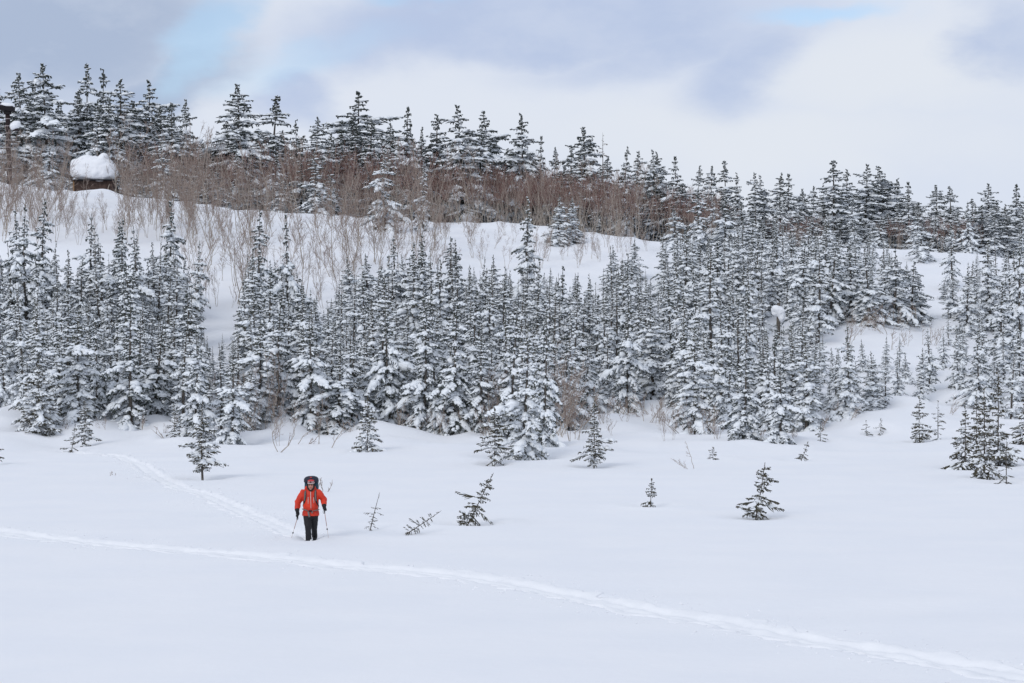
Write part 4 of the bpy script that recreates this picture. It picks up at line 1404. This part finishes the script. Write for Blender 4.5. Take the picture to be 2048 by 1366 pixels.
# gloves with five fingers closed round the grips
def glove(W, Hn, grip_dir, sx):
    gl = MB()
    ax = (Hn - W).normalized()
    gl.tube([W - ax * 0.02 , W + ax * 0.03, W + ax * 0.055], [0.064, 0.058, 0.046], 12)           # gauntlet
    gl.tube([W + ax * 0.03, Hn, Hn + ax * 0.045], [0.044, 0.052, 0.042], 12, 0.75)                # palm
    side = Vector((0, 1, 0)).cross(ax).normalized()
    fwd = ax.cross(side).normalized()
    for i, (ln, off) in enumerate(((0.062, -0.036), (0.072, -0.012), (0.068, 0.012), (0.054, 0.034))):
        b = Hn + ax * 0.035 + fwd * off
        q1 = b + ax * ln * 0.55 + side * (sx * -0.012)
        q2 = q1 + side * (sx * -ln * 0.5) + ax * 0.004
        q3 = q2 - ax * ln * 0.42
        gl.tube([b - ax * 0.02, b, q1, q2, q3], [0.016, 0.016, 0.0155, 0.0145, 0.012], 8)
    tb_ = Hn - ax * 0.03 - fwd * 0.042
    gl.tube([tb_, tb_ - fwd * 0.022 + ax * 0.028 - side * (sx * 0.014), tb_ - fwd * 0.008 + ax * 0.06 - side * (sx * 0.03)], [0.019, 0.018, 0.014], 8)
    gl.build('glove', M_GLOVE, person, True, remesh=0.007, relax=2)


glove(RW, RHnd, None, -1)
glove(LW, LHnd, None, 1)

# knitted hat: dark inner brim, white crown with red band and dark zigzag
hat = link('hat', None, person)
hat.location = HC + Vector((0, 0.012, 0.030))
hat.rotation_euler = (math.radians(6), 0, 0)


def hat_ring(z0, z1, r0, r1, mat, name):
    rg = []
    for t in np.linspace(0, 1, 5):
        rg.append(ring((0, 0.0, z0 + (z1 - z0) * t), r0 + (r1 - r0) * t, (r0 + (r1 - r0) * t) * 1.17, 24, 1.0))
    MB().add(*loft(rg)).build(name, mat, hat, True)


hat_ring(0.022, 0.036, 0.0905, 0.0925, M_HATK, 'brim')
hat_ring(0.036, 0.052, 0.0935, 0.0945, M_HATW, 'band')
hat_ring(0.052, 0.062, 0.0950, 0.0945, M_HATR, 'stripe')
hat_ring(0.062, 0.092, 0.0945, 0.087, M_HATW, 'band')
rg = [ring((0, 0, 0.092 + 0.035 * math.sin(a)), 0.0875 * math.cos(a) + 0.001, 0.102 * math.cos(a) + 0.001, 24, 1.0) for a in np.linspace(0, math.pi / 2, 7)]
MB().add(*loft(rg)).build('crown_knit', M_HATR, hat, True)
zz = MB()
for i in range(20):
    a = math.pi * (1.0 + i / 20.0)
    b = math.pi * (1.0 + (i + 1) / 20.0)
    za, zb = (0.066, 0.086) if i % 2 else (0.086, 0.066)
    zz.tube([(0.0955 * math.cos(a), 0.111 * math.sin(a), za), (0.0955 * math.cos(b), 0.111 * math.sin(b), zb)], 0.0042, 5)
zz.build('zigzag', M_HATK, hat, True)
MB().box((0, -0.112, 0.076), (0.020, 0.007, 0.044)).box((0, -0.1125, 0.076), (0.058, 0.007, 0.016)).build('emblem', M_HATK, hat, False)

# ------------------------------------------------------------------ the backpack
pack = link('backpack', None)
pack.location = (PX, PY, PZ)
tag(pack, 'tall navy backpack with grey straps worn by the hiker', 'backpack')
pk = MB()
pk.add(*loft([ring((0.0, 0.27, 0.72), 0.15, 0.10, 20, 0.6), ring((0.0, 0.28, 0.80), 0.185, 0.125, 20, 0.6), ring((0.0, 0.28, 1.1), 0.19, 0.135, 20, 0.6), ring((0.0, 0.26, 1.40), 0.185, 0.135, 20, 0.6), ring((0.0, 0.25, 1.52), 0.178, 0.125, 20, 0.6)]))
pk.build('pack_body', M_TEAL, pack, True, wrinkle=(0.1, 0.02))
ld = MB()
ld.add(*loft([ring((0.0, 0.20, 1.49), 0.180, 0.150, 20, 0.6), ring((0.0, 0.20, 1.52), 0.196, 0.160, 20, 0.6), ring((0.0, 0.20, 1.585), 0.192, 0.158, 20, 0.66), ring((0.0, 0.20, 1.63), 0.158, 0.135, 20, 0.75), ring((0.0, 0.20, 1.655), 0.09, 0.085, 20, 0.8)]))
lid = ld.build('lid', M_NAVY, pack, True, wrinkle=(0.1, 0.012))
MB().box((0.005, 0.035, 1.632), (0.05, 0.012, 0.022)).build('patch', M_HATR, lid, False)
for s in (-1, 1):
    x0 = 0.008
    sp = MB()
    pts = [(x0 + s * 0.115, 0.10, 1.315), (x0 + s * 0.125, 0.0, 1.312), (x0 + s * 0.130, torso_y(1.22) + 0.012, 1.24), (x0 + s * 0.135, torso_y(1.1) + 0.012, 1.12), (x0 + s * 0.150, torso_y(1.0) + 0.022, 1.02), (x0 + s * 0.185, -0.06, 0.92), (x0 + s * 0.215, 0.05, 0.86)]
    sp.tube(pts, [0.036, 0.036, 0.036, 0.035, 0.030, 0.02, 0.016], 8, 0.42, ref=(0, 1, 0.2))
    st_ = sp.build('shoulder_strap', M_HATK, pack, True, subsurf=1)
    w_ = MB()
    pts2 = [(p[0] + s * 0.004, p[1] - 0.016, p[2]) for p in pts[1:5]]
    w_.tube(pts2, 0.016, 6, 0.4, ref=(0, 1, 0.2))
    w_.build('webbing', M_GREY, st_, True)
hb = MB()
arc = [(-0.215, 0.06, 0.80), (-0.185, -0.07, 0.805), (-0.115, -0.135, 0.79), (-0.04, -0.165, 0.765)]
hb.tube(arc, [0.035, 0.042, 0.040, 0.022], 8, 0.35, ref=(0, 0, 1))
hb.build('hip_belt', M_GREY, pack, True, subsurf=1)
hb = MB()
arc = [(0.225, 0.06, 0.79), (0.195, -0.07, 0.785), (0.13, -0.135, 0.77), (0.06, -0.165, 0.765)]
hb.tube(arc, [0.035, 0.040, 0.036, 0.022], 8, 0.35, ref=(0, 0, 1))
hb.build('hip_belt', M_GREY, pack, True, subsurf=1)
MB().box((0.012, -0.172, 0.765), (0.085, 0.022, 0.042)).build('buckle', M_HATK, pack, False, bevel=0.006)
MB().tube([(-0.04, -0.172, 0.755), (-0.03, -0.182, 0.68), (-0.005, -0.180, 0.60)], [0.022, 0.026, 0.024], 6, 0.25, ref=(0, 1, 0)).build('strap_end', M_GREY, pack, True)
MB().tube([(0.065, -0.170, 0.755), (0.055, -0.180, 0.70)], [0.018, 0.016], 6, 0.25, ref=(0, 1, 0)).build('strap_end', M_GREY, pack, True)

# ------------------------------------------------------------------ trekking poles
def pole(hand, tip, basket_t, label):
    o_ = link('trekking_pole', None)
    o_.location = (PX, PY, PZ)
    tag(o_, label, 'trekking pole', 'the trekking poles of the hiker')
    hand, tip = Vector(hand), Vector(tip)
    d = (tip - hand).normalized()
    MB().tube([hand - d * 0.05, hand - d * 0.03, hand + d * 0.10, hand + d * 0.13], [0.012, 0.018, 0.015, 0.010], 8).build('grip', M_HATK, o_)
    MB().tube([hand + d * 0.12, hand.lerp(tip, 0.55)], [0.0085, 0.0085], 8).build('shaft', M_ALU, o_)
    MB().tube([hand.lerp(tip, 0.55), tip], [0.0065, 0.005], 8).build('lower_shaft', M_ZIP, o_)
    b = hand.lerp(tip, basket_t)
    MB().tube([b - d * 0.025, b, b + d * 0.02], [0.010, 0.022, 0.010], 10).build('basket', M_HATK, o_)
    lp = [hand + d * 0.03 + Vector((math.sin(a) * 0.022 - 0.01, -0.01, -0.05 + 0.05 * math.cos(a))) for a in np.linspace(0, 2 * math.pi, 9)]
    MB().tube(lp, 0.005, 5).build('wrist_loop', M_HATK, o_)


pole((-0.300, -0.215, 0.66), (-0.505, -0.10, 0.0), 0.72, 'pale trekking pole slanting outward from the lower gloved hand')
pole((0.382, -0.225, 0.83), (0.490, -0.10, -0.0), 0.66, 'pale trekking pole standing steep under the higher gloved hand')


# ------------------------------------------------------------------ hollows in the snow round stems, shrubs and the hiker's boots
def hollows():
    me = bpy.data.objects['snow_ground'].data
    n = len(me.vertices)
    co = np.empty(n * 3, np.float32)
    me.vertices.foreach_get('co', co)
    co = co.reshape(-1, 3)
    g = np.random.default_rng(5)
    spots = [(o.location.x, o.location.y, g.uniform(0.45, 0.8), g.uniform(0.08, 0.17)) for o in FIELD]
    spots += [(w[1].location.x, w[1].location.y, g.uniform(0.9, 1.6), g.uniform(0.2, 0.4)) for w in WOODS if w[3] is not None and w[3] > 790]
    for A in (RA, LA):
        spots.append((PX + A.x, PY + A.y, 0.24, 0.10))
    near = np.where((co[:, 1] > 30) & (co[:, 1] < 135) & (np.abs(co[:, 0]) < 45))[0]
    P = co[near]
    dz = np.zeros(len(near), np.float32)
    for x_, y_, r_, d_ in spots:
        k = np.where((np.abs(P[:, 0] - x_) < 4 * r_) & (np.abs(P[:, 1] - y_) < 4 * r_))[0]
        q = np.hypot(P[k, 0] - x_, (P[k, 1] - y_) * 0.9) / r_
        dz[k] += -d_ * np.exp(-q * q) + 0.35 * d_ * np.exp(-((q - 1.9) / 0.7) ** 2)
    co[near, 2] += dz
    me.vertices.foreach_set('co', co.ravel())
    me.update()


hollows()
